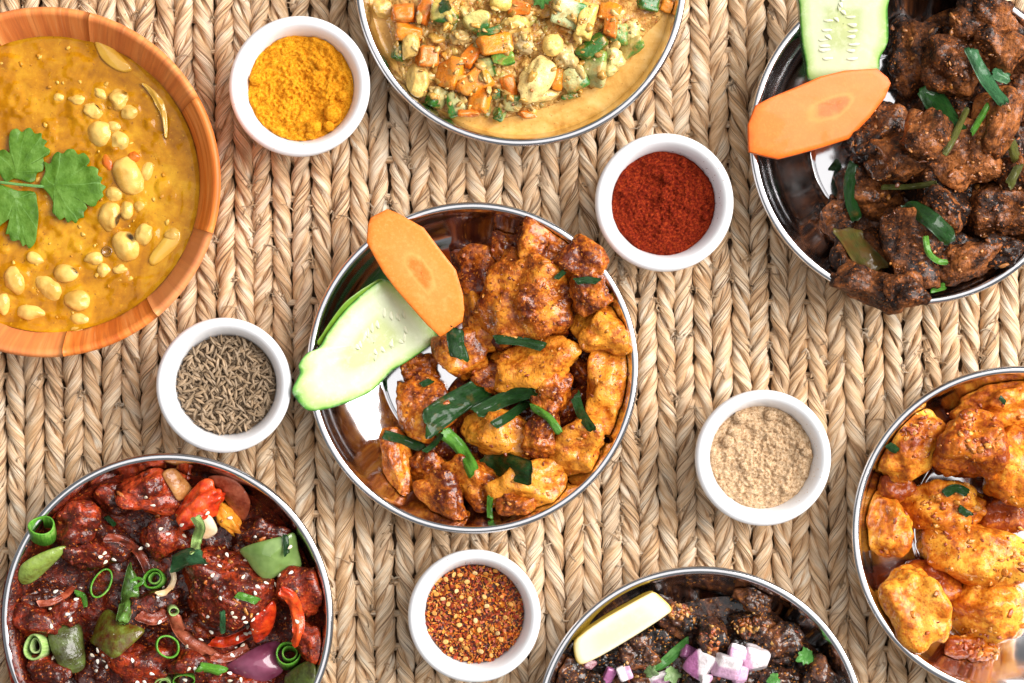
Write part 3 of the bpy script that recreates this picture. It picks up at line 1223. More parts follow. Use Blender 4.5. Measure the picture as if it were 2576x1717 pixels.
def bent(zf, cx, cy, amt, ax=0.0):
    """bends a height field into an arch around the photo point (cx, cy)"""
    p = PW(cx, cy, .03)
    ca, sa = math.cos(ax), math.sin(ax)
    return lambda x, y: zf(x, y) - amt * ((x - p[0]) * ca + (y - p[1]) * sa) ** 2


def scallion_ring(D, C, x, y, rx, ry, rot, hgt, label, mat, tilt=(0, 0), wall=.13, inner=False, tone=.5, lift=0.0, open_=0.0, fill=None):
    SEED[0] += 3
    sd = SEED[0]
    sx, sy = C(x, y)
    p, nn = D.px(sx, sy)
    a, b_ = MM(rx * C.k) * .9, MM(ry * C.k) * .9
    h = MM(hgt * C.k)
    hs = settle(D, sx, sy, a, b_, 0, p[2], .95)
    z = max(float(np.sort(hs)[-4]), p[2]) + h * .25 + lift
    w = wall * min(a, b_)

    def ring(a, b_, h, w, ph):
        m = 56
        t = np.linspace(open_, 2 * math.pi - open_ * 0, m, endpoint=open_ > 0)
        prof = [(0, -.5), (0, .42), (-.25, .5), (-.75, .5), (-1, .42), (-1, -.5)]
        V, U = [], []
        wob = 1 + .05 * n1(t * 1.1, sd + ph)
        for o_, zz in prof:
            V.append(np.column_stack([(a * wob + o_ * w) * np.cos(t), (b_ * wob + o_ * w) * np.sin(t), zz * h + 0 * t + h * .08 * np.sin(2 * t + sd)]))
            U.append(np.stack([t / 6.28, np.full(m, -o_ + (zz + .5) * .3)], 1))
        k = len(prof)
        F = grid_faces(k, m, open_ == 0).tolist()
        mm = m if open_ == 0 else m - 1
        F += [[(k - 1) * m + j, (k - 1) * m + (j + 1) % m, (j + 1) % m, j] for j in range(mm)]
        V = np.concatenate(V)
        V = rotz(V, -math.radians(rot))
        V = euler(V, tilt[0], tilt[1], 0)
        return V, F, np.concatenate(U)
    V, F, U = ring(a, b_, h, w, 0)
    c = PW(sx, sy, z)
    cat = 'scallion ring'
    o = put('scallion_ring', mesh('scallion_ring', V, F, U), mat, c, label=label, cat=cat, tone=tone)
    D.add(V + c, F)
    if inner:
        for q in range(inner if inner is not True else 1):
            f = .62 - .22 * q
            V, F, U = ring(a * f, b_ * f, h * .8, w * .9, 3 + q)
            put('inner_layer', mesh('inner_layer', V, F, U), mat, (a * .12, b_ * .1, 0), parent=o, tone=tone + .1)
    return o


def crumbs(D, C, name, mat, boxes, n, r0, r1, label, cat, pal, seed=0, under=None):
    """small bits of cooked spice and garlic clinging to the pieces"""
    A = Acc()
    R = random.Random(seed)
    N, F = ico(2)
    for q in range(n):
        x0, y0, x1, y1 = R.choice(boxes)
        ux, uy = R.random(), R.random()
        a = R.uniform(0, 6.28)
        rr = math.sqrt(R.random())
        x = (x0 + x1) / 2 + (x1 - x0) / 2 * rr * math.cos(a)
        y = (y0 + y1) / 2 + (y1 - y0) / 2 * rr * math.sin(a)
        p, nn = D.px(*C(x, y))
        if p[2] < under or D.tag != 'food':
            continue
        r = (r0 + (r1 - r0) * R.random() ** 2.2) * .8
        V = N * r * np.array([R.uniform(.7, 1.9), R.uniform(.5, 1.2), R.uniform(.35, .6)]) * (1 + .45 * vn(N * 1.7, q) + .3 * vn(N * 4, q))[:, None]
        V = euler(V, R.gauss(0, .4), R.gauss(0, .4), R.uniform(0, 6.28))
        A.add(V + p + np.array(nn) * r * .15, F, None, np.array(R.choice(pal)) * R.uniform(.75, 1.25))
    if A.n:
        put(name, A.me(name), mat, label=label, cat=cat, kind='stuff')


CRUMB = NB('crumb_coat')
_v = CRUMB.co(False)
_f = CRUMB.noise(_v, 900, 3)
CRUMB.set(Base_Color=CRUMB.mix(CRUMB.ramp(_f, [(.35, .5), (.6, 0.0)]), CRUMB.col(), (.10, .025, .008)), Roughness=.32)
CRUMB.b.inputs['Coat Weight'].default_value = .35
CRUMB.bump((_f, .0006, .6))
CRUMB = CRUMB.m

CHICK = m_sauce('chicken_in_sauce', (.10, .013, .002), (.44, .098, .005), (.84, .32, .028), 100, (.70, .24, .03), (.14, .45), .0006, .6)
BEEF = m_sauce('beef_in_spice_paste', (.016, .006, .003), (.135, .042, .012), (.38, .125, .032), 120, (.48, .13, .02), (.2, .55), .0009, .26)
POTATO = m_sauce('potato_in_turmeric', (.24, .036, .003), (.58, .155, .008), (.86, .40, .042), 95, (.46, .085, .008), (.2, .5), .0004, .38)
GLAZE = m_sauce('red_glazed_meat', (.042, .006, .003), (.15, .014, .004), (.46, .050, .009), 110, (.55, .14, .02), (.12, .45), .0007, .55)
CHAR = m_sauce('charred_meat', (.008, .005, .004), (.072, .024, .012), (.27, .088, .027), 120, (.55, .20, .03), (.14, .45), .0007, .7)
G_DARK = m_leaf('scallion_dark_green', (.004, .024, .004), (.016, .072, .010), (.17, .07, .008))
G_MID = m_leaf('scallion_mid_green', (.04, .17, .012), (.12, .32, .03), (.26, .46, .09))
G_PALE = m_leaf('scallion_pale_green', (.26, .46, .10), (.45, .60, .22), (.68, .74, .42))
G_OLIVE = m_leaf('cooked_olive_green', (.055, .050, .010), (.12, .13, .020), (.16, .07, .012))
G_BLUE = m_leaf('scallion_blue_green', (.02, .10, .035), (.06, .18, .07), (.18, .34, .16))
G_RING = m_leaf('scallion_ring_green', (.06, .26, .015), (.18, .48, .05), (.46, .68, .18), streak=110)
CARROT = m_edge('carrot_flesh', [(0, (.66, .11, .005)), (.20, (.70, .125, .006)), (.30, (.84, .23, .028)), (.36, (.80, .17, .012)), (.93, (.80, .16, .009)), (1.0, (.66, .10, .004))], .42, (.88, .28, .04), .1, 700, ring=1)
CARROT_L = m_edge('pale_carrot_flesh', [(0, (.74, .19, .022)), (.20, (.78, .21, .026)), (.30, (.90, .36, .085)), (.36, (.87, .295, .058)), (.93, (.86, .25, .03)), (1.0, (.74, .16, .010))], .42, (.95, .52, .17), .1, 700, ring=1)
CUKE = m_edge('cucumber_flesh', [(0, (.56, .60, .28)), (.34, (.50, .56, .27)), (.48, (.60, .65, .42)), (.72, (.64, .70, .46)), (.86, (.50, .62, .28)), (.94, (.36, .54, .16)), (.968, (.12, .32, .05)), (1.0, (.022, .10, .022))], .25, (.90, .91, .74), .15, 260)
CUKE_SEED = m_simple('cucumber_seed_flesh', (.60, .62, .38), (.72, .73, .50), 300, .3, .2)
CUKE_SKIN = m_simple('cucumber_skin', (.014, .075, .014), (.05, .17, .03), 160, .28, .3)
CUKE_LIME = m_simple('cucumber_inner_edge', (.10, .22, .012), (.22, .38, .03), 160, .35)


def gap_sauce(D, C, mat, out, hz, core, label, tone, cat='sauce', name='shade_sauce'):
    """a low mound of sauce, coloured dark to stand in for shade in the gaps"""
    SEED[0] += 5
    sd = SEED[0]
    S = crom([C(*p) for p in out], 6, True)
    P = np.array([PW(q[0], q[1], .014)[:2] for q in S])
    q = C(*core)
    c = PW(q[0], q[1], .014)[:2]
    rings = []
    for k in np.linspace(0.01, 1, 36):
        xy = c + (P - c) * (k + .02 * 0)
        base = np.array([D.zf(math.hypot(*(p - D.c[:2]))) for p in xy])
        nz = fbm(np.column_stack([xy * 190, xy[:, 0] * 0]), sd, 4) * .0016
        z = base + hz * (1 - k ** 3) * .9 + nz * (1 - k ** 4) + .0003 * (1 - k)
        if k == 1:
            z = base - .0002
        rings.append(np.column_stack([xy, z]))
    V = np.concatenate(rings)
    F = grid_faces(36, len(P), True)
    a2 = np.sum(P[:, 0] * np.roll(P[:, 1], -1) - np.roll(P[:, 0], -1) * P[:, 1])
    if a2 < 0:
        F = F[:, ::-1]
    o = world_obj(name, V, F, mat, label=label, cat=cat, kind='stuff', tone=tone)
    D.add(V, F, 'base')
    return o


def dice(D, C, name, mat, x, y, rx, ry, rot, label, cat, c0, c1=None, d=(0, 1, 0), cut=.55, box=.75, lump=.3, flat=.8, sink=.35, level=4, group=None, tilt=.3, lift=0.0, var=.15, cuts=3, seed=None, irr=.5):
    """a cut cube with one face (towards d) of another colour, such as its skin"""
    SEED[0] += 11
    sd = SEED[0] if seed is None else seed
    R_ = random.Random(sd)
    sx, sy = C(x, y)
    wx, wy = MM(rx * C.k) * 1.05, MM(ry * C.k) * 1.05
    wz = min(wx, wy) * flat
    a = -math.radians(rot)
    hs = settle(D, sx, sy, wx, wy, a)
    z = float(np.sort(hs)[-8:].mean()) + wz * sink + lift
    V, F = chunk_mesh(wx, wy, wz, sd, box, lump, level, cuts, irr)
    N = ico(level)[0]
    dd = np.array(d, float)
    dd /= np.linalg.norm(dd)
    col = np.ones((len(V), 3)) * np.array(c0)
    if c1 is not None:
        q = (V / np.array([wx, wy, wz])) @ dd
        k = np.clip((q - cut) / .14 + .5 + .3 * vn(N * 3, sd), 0, 1)[:, None]
        col = col * (1 - k) + np.array(c1) * k
    col = col * (1 + var * vn(N * 2.2, sd + 3))[:, None]
    V = euler(V, R_.gauss(0, tilt), R_.gauss(0, tilt), a)
    c = PW(sx, sy, z)
    V = inside(D, V + c) - c
    o = put(name, mesh(name, V, F, None, col), mat, c, label=label, cat=cat, group=group)
    D.add(V + c, F, 'food')
    return o


def wet(name, scale=260, bits=None, rough=(.12, .4), spec=.4, coat=.25, blot=None, amt=.6):
    """vertex-coloured food with fine grain, wet gloss and smears of sauce"""
    b = NB(name)
    v = b.co()
    f = b.noise(v, scale, 4, .6)
    g = b.noise(v, scale * 4, 3, .6)
    c = b.mix(b.ramp(g, [(.3, .3), (.55, 0.0)]), b.col(), (.10, .04, .01))
    if blot:
        c = b.mix(b.ramp(f, [(.5, 0.0), (.66, amt)]), c, blot)
    if bits:
        c = b.mix(b.ramp(b.noise(v, 800, 2), [(.66, 0.0), (.70, .8)]), c, bits)
    b.set(Base_Color=c, Roughness=b.ramp(f, [(.35, rough[0]), (.65, rough[1])]))
    b.b.inputs['Specular IOR Level'].default_value = spec
    b.b.inputs['Coat Weight'].default_value = coat
    b.b.inputs['Coat Roughness'].default_value = .06
    nn = b.bump((f, .0008, .45), (g, .0004, .5))
    b.b.inputs['Coat IOR'].default_value = 1.5
    b.coatbump(None, (b.noise(v, 520, 2, .5, .5), .0010, .38))
    return b.m


def carrot_slice(D, C, out, zf, th, core, label, mat=None):
    o = slab(D, C, 'carrot_slice', mat or CARROT, out, zf, th, .0003, .0005, label, 'carrot slice', 4, core=core, rough=.00012)
    return o


def cucumber_slice(D, C, out, zf, th, core, label, rows):
    o = slab(D, C, 'cucumber_slice', CUKE, out, zf, th, .0004, .0006, label, 'cucumber slice', 5, core=core, rough=.0001)
    # seeds in two rows
    N, F = ico(2)
    R = random.Random(int(core[0]))
    for (x0, y0, x1, y1, n, ang) in rows:
        for q in range(n):
            t = (q + .5) / n
            sx, sy = C(x0 + (x1 - x0) * t + R.gauss(0, 9), y0 + (y1 - y0) * t + R.gauss(0, 8))
            z = .03
            for _ in range(4):
                p = PW(sx, sy, z)
                z = zf(p[0], p[1]) + th + .0003
            L = MM(R.uniform(13, 16))
            V = N * np.array([L, L * .4, .00018])
            V[:, 1] *= 1 - .45 * (V[:, 0] / L)
            V = rotz(V, -math.radians(ang + R.gauss(0, 20)))
            put('seed', mesh('seed', V, F), CUKE_SEED, np.array(p) - np.array(o.location), parent=o, tone=R.random())
    return o


# ================================================================== chicken plate
K = Crop(720, 490, .5549)
D = DISH['chicken']
# cucumber lies across the rim, a second slice beneath it
cz = plane((760, 980, .0300), (900, 720, .0262), (1090, 850, .0085))
cz2 = plane((790, 900, .0262), (960, 680, .0235), (1000, 800, .009))
slab(D, K, 'cucumber_slice', CUKE_LIME, [(142, 676), (168, 624), (205, 566), (262, 492), (312, 450), (368, 412), (434, 380), (470, 420), (420, 520), (330, 620), (220, 690)], cz2, .0022,
     label='lower cucumber slice showing a lime green edge beneath the pale one', cat='cucumber slice')
cucumber_slice(D, K, [(28, 885), (62, 810), (58, 770), (95, 718), (150, 690), (200, 610), (280, 510), (370, 430), (440, 385), (500, 410), (580, 480), (650, 560), (690, 630), (668, 672), (600, 722), (540, 762), (480, 800), (400, 880),
                      (330, 920), (220, 962), (110, 978), (62, 945), (48, 925)], cz, .0030, (400, 670), 'pale cucumber slice hanging over the left rim of the middle plate',
               [(310, 690, 430, 540, 7, 72), (385, 740, 550, 615, 8, 68), (470, 560, 540, 520, 3, 60)])
# chicken pieces: x, y, rx, ry, rot, tone, box, lump, label
gap_sauce(D, K, CHICK, [(800, 800), (720, 900), (690, 1080), (690, 1200), (780, 1290), (900, 1330), (1060, 1320), (1200, 1240), (1330, 1100), (1380, 900), (1360, 640), (1290, 460), (1170, 380), (1030, 400), (960, 490), (950, 620), (900, 720)], .007, (1020, 850), 'dark sauce layer added beneath the chicken heap to shade its gaps', .1)
CH = [
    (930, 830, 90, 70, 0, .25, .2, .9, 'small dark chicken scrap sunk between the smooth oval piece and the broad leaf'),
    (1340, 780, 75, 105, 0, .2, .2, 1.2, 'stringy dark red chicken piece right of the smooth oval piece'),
    (1200, 640, 90, 80, 0, .2, .2, 1.0, 'dark chicken piece buried under the largest knobbly piece'),  # buried filler pieces, toned dark as shade for the gaps
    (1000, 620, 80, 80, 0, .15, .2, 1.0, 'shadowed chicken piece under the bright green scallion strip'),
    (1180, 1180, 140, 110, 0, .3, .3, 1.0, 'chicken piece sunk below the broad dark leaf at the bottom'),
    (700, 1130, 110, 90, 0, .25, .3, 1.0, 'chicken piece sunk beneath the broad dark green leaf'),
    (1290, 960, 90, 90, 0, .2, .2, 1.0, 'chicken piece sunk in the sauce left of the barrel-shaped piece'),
    (848, 345, 98, 105, 8, .22, .75, .6, 'dark red cubed chicken piece beside the carrot slice'),
    (1012, 262, 84, 92, 0, .38, .3, 1.0, 'small rounded chicken piece at the top of the heap'),
    (1185, 252, 130, 105, 20, .42, .3, 1.1, 'broad knobbly chicken piece nearest the top rim'),
    (1345, 330, 130, 100, 42, .40, .3, 1.2, 'rough chicken piece with a green shred at the upper right rim'),
    (1385, 450, 105, 90, 20, .38, .2, 1.3, 'bumpy saucy chicken piece left of the smooth yellow piece at the right rim'),
    (885, 565, 92, 135, -18, .62, .25, .45, 'smooth golden chicken piece curving below the dark red cube'),
    (1440, 600, 120, 125, 0, .70, .25, .5, 'rounded smooth yellow chicken piece by the right rim'),
    (795, 725, 105, 130, -15, .50, .4, .5, 'chicken piece capped by a dark scallion scrap under the carrot tip'),
    (1465, 895, 98, 170, 8, .62, .7, .5, 'thick barrel-shaped chicken piece standing along the right rim'),
    (600, 805, 88, 72, -15, .48, .3, .9, 'small chicken piece at the left of the heap below the cucumber'),
    (618, 965, 122, 140, -30, .50, .3, 1.2, 'craggy chicken piece at the left beneath the broad dark leaf'),
    (1125, 750, 195, 118, -12, .66, .3, .35, 'big smooth oval chicken piece in the middle of the heap'),
    (1205, 900, 88, 100, 0, .45, .4, .8, 'reddish chicken piece below the big smooth oval one'),
    (1335, 1150, 130, 112, -28, .66, .7, .5, 'pale-grained faceted chicken piece at the lower right rim'),
    (1160, 1090, 75, 95, 10, .40, .2, 1.3, 'holey saucy chicken piece above the pale-grained faceted one'),
    (505, 1212, 84, 160, -8, .52, .6, .7, 'wedge-shaped chicken piece at the lower left of the heap'),
    (650, 1250, 90, 80, 30, .40, .3, 1.2, 'small lumpy chicken piece right of the lower left wedge'),
    (725, 1375, 138, 88, 48, .38, .45, .9, 'long dark chicken piece at the very bottom of the heap'),
    (1110, 1315, 170, 115, -12, .72, .35, .6, 'wide yellow chicken piece at the bottom right of the heap'),
    (1050, 1400, 70, 50, 10, .35, .2, 1.1, 'small knobbly chicken tip poking out at the bottom'),
    (845, 1280, 140, 92, 38, .45, .3, 1.1, 'saucy chicken piece left of the wide yellow piece at the bottom'),
    (975, 1090, 165, 108, 15, .66, .35, .5, 'glossy yellow chicken piece under the curled green scallion'),
    (1085, 470, 190, 200, 25, .52, .35, 1.4, 'largest knobbly chicken piece on top of the heap'),
]
for x, y, rx, ry, rot, tone, box, lump, lab in CH:
    chunk(D, K, 'chicken_piece', CHICK, x, y, rx, ry, rot, lab, 'chicken piece', (tone - .5) * 1.5 + .52, box, lump * .85, .84, .58, group='chicken pieces on the middle plate')
cr = plane((925, 560, .0335), (1085, 560, .0335), (1120, 800, .0290))
carrot_slice(D, K, [(372, 135), (385, 103), (460, 65), (512, 86), (625, 150), (700, 250), (770, 340), (802, 450), (808, 520), (800, 575), (700, 645), (640, 590), (560, 500), (500, 430), (440, 350), (395, 270), (366, 215)],
             cr, .0032, (615, 355), 'pale orange carrot slice leaning on the rim of the middle plate', CARROT_L)
crumbs(D, K, 'sauce_bit', CRUMB, [(480, 180, 1560, 1440)] * 3 + [(900, 280, 1260, 640)], 260, .0005, .0014, 'crumbs of cooked spice paste clinging to the chicken', 'spice paste bits',
       [(.45, .10, .012), (.56, .17, .02), (.30, .05, .008), (.62, .24, .03)], 5, .006)
GA = [
    ([(765, 600), (770, 680), (790, 745)], 88, .55, G_DARK, .35, 'dark scallion scrap lying on chicken just below the carrot tip'),
    ([(945, 655), (1060, 662), (1172, 690)], 46, .4, G_DARK, .1, 'straight bright green scallion strip lying above the smooth oval chicken'),
    ([(630, 1045), (760, 950), (890, 875)], 122, .35, G_DARK, .35, 'broadest dark scallion leaf on the left of the chicken heap'),
    ([(860, 990), (980, 930), (1125, 880)], 78, .5, G_DARK, .2, 'dark scallion leaf reaching right from the broadest one'),
    ([(940, 1045), (1015, 1000), (1100, 935)], 50, .6, G_DARK, .1, 'narrow green scallion leaf tucked under the one reaching right'),
    ([(1105, 955), (1190, 1010), (1240, 1080)], 52, .95, G_MID, .3, 'rolled light green scallion tube at the right of the chicken heap'),
    ([(1310, 905), (1335, 985), (1388, 1065)], 48, .3, G_DARK, .3, 'dark scallion scrap beside the barrel-shaped chicken piece'),
    ([(705, 1070), (775, 1130), (820, 1200), (850, 1262)], 78, .7, G_MID, .1, 'curled glossy scallion with a light green fold near the bottom of the heap'),
    ([(885, 1200), (990, 1225), (1110, 1265)], 112, .3, G_DARK, .4, 'wide dark scallion leaf lying at the bottom of the chicken heap'),
    ([(440, 1085), (530, 1110), (622, 1150)], 46, .4, G_DARK, .3, 'thin dark scallion leaf draped on the lower left wedge of chicken'),
    ([(925, 1370), (922, 1420), (925, 1465)], 30, .5, G_MID, .1, 'thin scallion end poking out at the bottom of the middle plate'),
    ([(1310, 392), (1365, 385), (1418, 392)], 34, .4, G_DARK, .1, 'small green scallion shred on the rough chicken at the upper right'),
    ([(1222, 380), (1262, 345)], 26, .4, G_DARK, .1, 'tiny green scallion fleck left of the upper right shred'),
    ([(625, 1165), (670, 1130), (705, 1085)], 28, .5, G_DARK, .1, 'thin scallion strip left of the curled light green fold'),
    ([(612, 862), (660, 838)], 32, .4, G_DARK, .1, 'small dark scallion bit on the left edge of the chicken heap'),
]
for P, w, curl, m, tone, lab in GA:
    ribbon(D, K, 'scallion_leaf', m, P, w, lab, 'scallion leaf', curl, tone=tone, group='scallion leaves on the chicken')

# ================================================================== beef plate
K = Crop(1860, 0, .5039)
D = DISH['beef']
cz = plane((2010, 20, .0275), (2230, 20, .0265), (2110, 200, .0150))
cucumber_slice(D, K, [(296, -60), (500, -70), (722, -50), (728, 60), (732, 190), (718, 245), (690, 300), (686, 360), (650, 420), (500, 440), (345, 415), (322, 330), (300, 200), (292, 60)], cz, .0065, (505, 130),
               'cucumber slice with dark green skin at the top of the beef plate', [(430, 290, 440, 90, 7, 8), (560, 290, 560, 80, 7, 172), (490, 90, 520, -30, 5, 60)])
gap_sauce(D, K, BEEF, [(860, 330), (740, 620), (620, 820), (560, 1040), (600, 1280), (700, 1440), (950, 1440), (1250, 1350), (1420, 1200), (1480, 900), (1480, 400), (1400, 100), (1150, 20), (900, 120)], .008, (1050, 780), 'dark paste layer added beneath the beef heap to shade its gaps', .2)
BE = [
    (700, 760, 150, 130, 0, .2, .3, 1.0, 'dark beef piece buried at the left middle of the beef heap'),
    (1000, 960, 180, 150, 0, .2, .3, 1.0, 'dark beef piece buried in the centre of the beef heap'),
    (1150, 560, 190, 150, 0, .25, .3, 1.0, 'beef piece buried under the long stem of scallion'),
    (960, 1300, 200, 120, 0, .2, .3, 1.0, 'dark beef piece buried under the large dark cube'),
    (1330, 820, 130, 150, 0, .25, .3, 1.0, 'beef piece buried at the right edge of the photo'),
    (1330, 1060, 170, 140, 0, .45, .3, 1.1, 'broad grainy beef piece at the lower right of the beef heap'),
    (1340, 1250, 140, 80, 10, .12, .4, .8, 'very dark beef piece low at the right under the broad grainy one'),
    (880, 300, 125, 170, 10, .32, .5, 1.0, 'upright beef piece right of the cucumber slice'),
    (1230, 80, 180, 120, 10, .45, .4, 1.1, 'beef piece at the top edge of the photo with a black fleck'),
    (1300, 250, 130, 120, 0, .5, .3, 1.2, 'orange-flecked beef piece at the upper right under a bluish scallion'),
    (1080, 330, 165, 140, 15, .5, .4, 1.0, 'rounded light brown beef piece in the upper middle'),
    (1370, 500, 80, 120, 0, .45, .3, 1.1, 'beef piece cut by the right edge of the photo in the middle'),
    (690, 640, 180, 120, -22, .35, .3, 1.2, 'craggy beef piece right below the carrot slice'),
    (480, 1090, 75, 95, 30, .35, .4, 1.0, 'small beef piece at the far left of the beef heap'),
    (660, 970, 150, 110, 15, .4, .35, 1.1, 'saucy beef piece with a hollow at the left of the heap'),
    (800, 800, 170, 125, -8, .5, .5, .9, 'broad brown beef piece above the thin olive stem'),
    (1110, 790, 160, 190, -20, .62, .65, .9, 'large pale-grained beef cube at the centre right'),
    (1280, 600, 115, 150, 10, .55, .3, 1.2, 'seed-speckled orange beef piece right of the broad dark scallion'),
    (1000, 1050, 130, 105, 0, .4, .3, 1.1, 'beef piece under the glossy dark green leaf'),
    (600, 1290, 130, 140, 0, .35, .3, 1.0, 'beef piece wearing an olive brown leaf at the lower left'),
    (850, 1240, 155, 190, -8, .34, .7, .9, 'large dark beef cube at the bottom centre'),
    (1110, 1290, 190, 90, -14, .5, .45, 1.0, 'long beef piece at the bottom right of the large dark cube'),
    (640, 1425, 190, 92, 18, .45, .3, 1.1, 'beef piece overhanging the lower left rim'),
    (830, 1440, 115, 78, -8, .4, .3, 1.1, 'beef piece at the very bottom against the rim'),
    (950, 700, 120, 130, 15, .45, .35, 1.1, 'beef piece under the broad dark scallion leaf'),
    (1390, 880, 90, 100, 0, .4, .3, 1.0, 'beef piece under the olive stem at the right edge'),
]
for x, y, rx, ry, rot, tone, box, lump, lab in BE:
    chunk(D, K, 'beef_piece', BEEF, x, y, rx, ry, rot, lab, 'beef piece', (tone - .4) * 1.6 + .42, box, lump * .82, .85, .56, group='beef pieces on the upper right plate')
cr = plane((1890, 370, .0330), (2000, 220, .0320), (2230, 190, .0250))
carrot_slice(D, K, [(38, 625), (75, 530), (150, 490), (260, 445), (400, 385), (520, 355), (680, 345), (735, 390), (750, 418), (722, 490), (645, 590), (540, 697), (420, 735), (290, 772), (190, 797), (120, 782), (42, 760)], cr, .0034, (480, 530),
             'bright orange carrot slice across the left rim of the beef plate')
crumbs(D, K, 'sauce_bit', CRUMB, [(430, 60, 1500, 1500)] * 3 + [(850, 200, 1420, 1250)], 380, .0005, .0015, 'crumbs of spice paste clinging to the dark beef', 'spice paste bits',
       [(.26, .085, .02), (.38, .14, .03), (.14, .04, .012), (.45, .17, .03), (.20, .06, .016)], 6, .006)
GB = [
    ([(930, 425), (1000, 530), (1080, 640)], 122, .4, G_DARK, .15, 'broad dark scallion leaf in the middle of the beef heap'),
    ([(1025, 770), (1085, 660), (1140, 540)], 48, .95, G_OLIVE, .1, 'olive scallion stem slanting below the broad dark leaf'),
    ([(1160, 665), (1205, 590), (1245, 520)], 38, .8, G_MID, .0, 'short bright green scallion stem right of the olive one'),
    ([(1155, 240), (1230, 390), (1325, 515)], 66, .4, G_BLUE, .1, 'bluish green scallion strip at the upper right of the beef'),
    ([(1265, 360), (1350, 395)], 60, .3, G_BLUE, .4, 'small bluish scallion flap crossing the long bluish strip'),
    ([(838, 1010), (960, 1095), (1065, 1195)], 98, .45, G_DARK, .05, 'glossy dark green leaf on the lower half of the beef heap'),
    ([(930, 1175), (945, 1255), (990, 1300), (1040, 1308)], 34, .6, G_MID, .5, 'curved light green scallion strip below the glossy leaf'),
    ([(710, 932), (850, 930), (985, 912)], 36, .7, G_OLIVE, .0, 'thin olive stem lying flat across the left of the beef'),
    ([(575, 815), (548, 950), (590, 1100)], 62, .4, G_DARK, .3, 'dark scallion leaf hanging down the left side of the beef'),
    ([(470, 850), (500, 810)], 60, .5, G_DARK, .1, 'dark green scrap at the left foot of the beef heap'),
    ([(960, 1445), (1030, 1425)], 40, .4, G_MID, .0, 'green scrap at the bottom rim of the beef plate'),
    ([(535, 1140), (610, 1260), (695, 1350)], 128, .35, G_OLIVE, .6, 'olive brown cooked leaf on the lower left of the beef'),
    ([(1360, 700), (1385, 800)], 62, .8, G_OLIVE, .2, 'upper olive stem at the right edge of the photo'),
    ([(1345, 930), (1400, 820)], 60, .8, G_OLIVE, .1, 'lower olive stem at the right edge of the photo'),
]
for P, w, curl, m, tone, lab in GB:
    ribbon(D, K, 'scallion_leaf', m, P, w, lab, 'scallion leaf', curl, tone=tone, group='scallion leaves on the beef')

# ================================================================== potato plate
K = Crop(2120, 890, .5272)
D = DISH['potato']
PO = [
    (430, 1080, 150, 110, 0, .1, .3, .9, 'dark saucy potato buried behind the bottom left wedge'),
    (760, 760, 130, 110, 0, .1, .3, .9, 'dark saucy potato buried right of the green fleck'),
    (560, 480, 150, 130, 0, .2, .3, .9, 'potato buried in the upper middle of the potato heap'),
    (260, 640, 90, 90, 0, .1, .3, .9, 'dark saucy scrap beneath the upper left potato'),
    (620, 1405, 140, 70, 0, .35, .2, 1.4, 'crumbly saucy potato scrap at the bottom of the plate'),
    (755, 240, 245, 115, -12, .62, .35, .8, 'long potato at the top of the potato heap'),
    (225, 800, 110, 165, 5, .55, .35, .6, 'flat potato tucked at the left of the heap'),
    (325, 440, 125, 185, 28, .62, .4, .8, 'upright potato at the upper left rim with a saucy top'),
    (610, 440, 155, 165, 0, .42, .35, 1.0, 'sauce-covered potato in the upper middle'),
    (810, 540, 165, 190, 0, .55, .4, .9, 'large bumpy potato at the right edge'),
    (505, 725, 215, 130, 8, .60, .45, .7, 'potato with the dark green fleck in the middle'),
    (350, 1205, 150, 220, -27, .68, .5, .55, 'smooth wedge potato at the bottom left rim'),
    (700, 1215, 205, 160, 0, .66, .35, .7, 'broad potato at the lower right of the heap'),
    (650, 955, 285, 150, 10, .72, .45, .6, 'largest smooth potato lying across the middle'),
]
for x, y, rx, ry, rot, tone, box, lump, lab in PO:
    chunk(D, K, 'potato_piece', POTATO, x, y, rx * .9, ry * .9, rot, lab, 'potato piece', (tone - .5) * 1.2 + .47, box * .5, lump * .9, .95, .7, group='potatoes on the right plate', cuts=3)
crumbs(D, K, 'sauce_bit', CRUMB, [(170, 120, 1000, 1460)] * 2 + [(330, 560, 640, 900), (250, 240, 480, 420), (500, 270, 760, 560), (560, 1300, 800, 1450), (480, 780, 900, 1120)], 330, .0006, .0019, 'crumbs of turmeric masala clinging to the potatoes', 'masala bits',
       [(.62, .20, .02), (.48, .10, .010), (.74, .32, .05), (.36, .06, .01)], 8, .006)
for P, w, tone, lab in [([(485, 670), (540, 640), (598, 665)], 44, .1, 'dark green herb fleck on the middle potato'), ([(555, 735), (610, 772)], 36, .3, 'dark herb scrap just below the green fleck'),
                        ([(215, 430), (262, 465)], 40, .4, 'dark curry leaf bit on the upper left potato'), ([(750, 205), (778, 235)], 22, .2, 'tiny dark herb speck on the long top potato')]:
    ribbon(D, K, 'herb_bit', G_DARK, P, w, lab, 'herb', .4, tone=tone, group='herb bits on the potatoes')

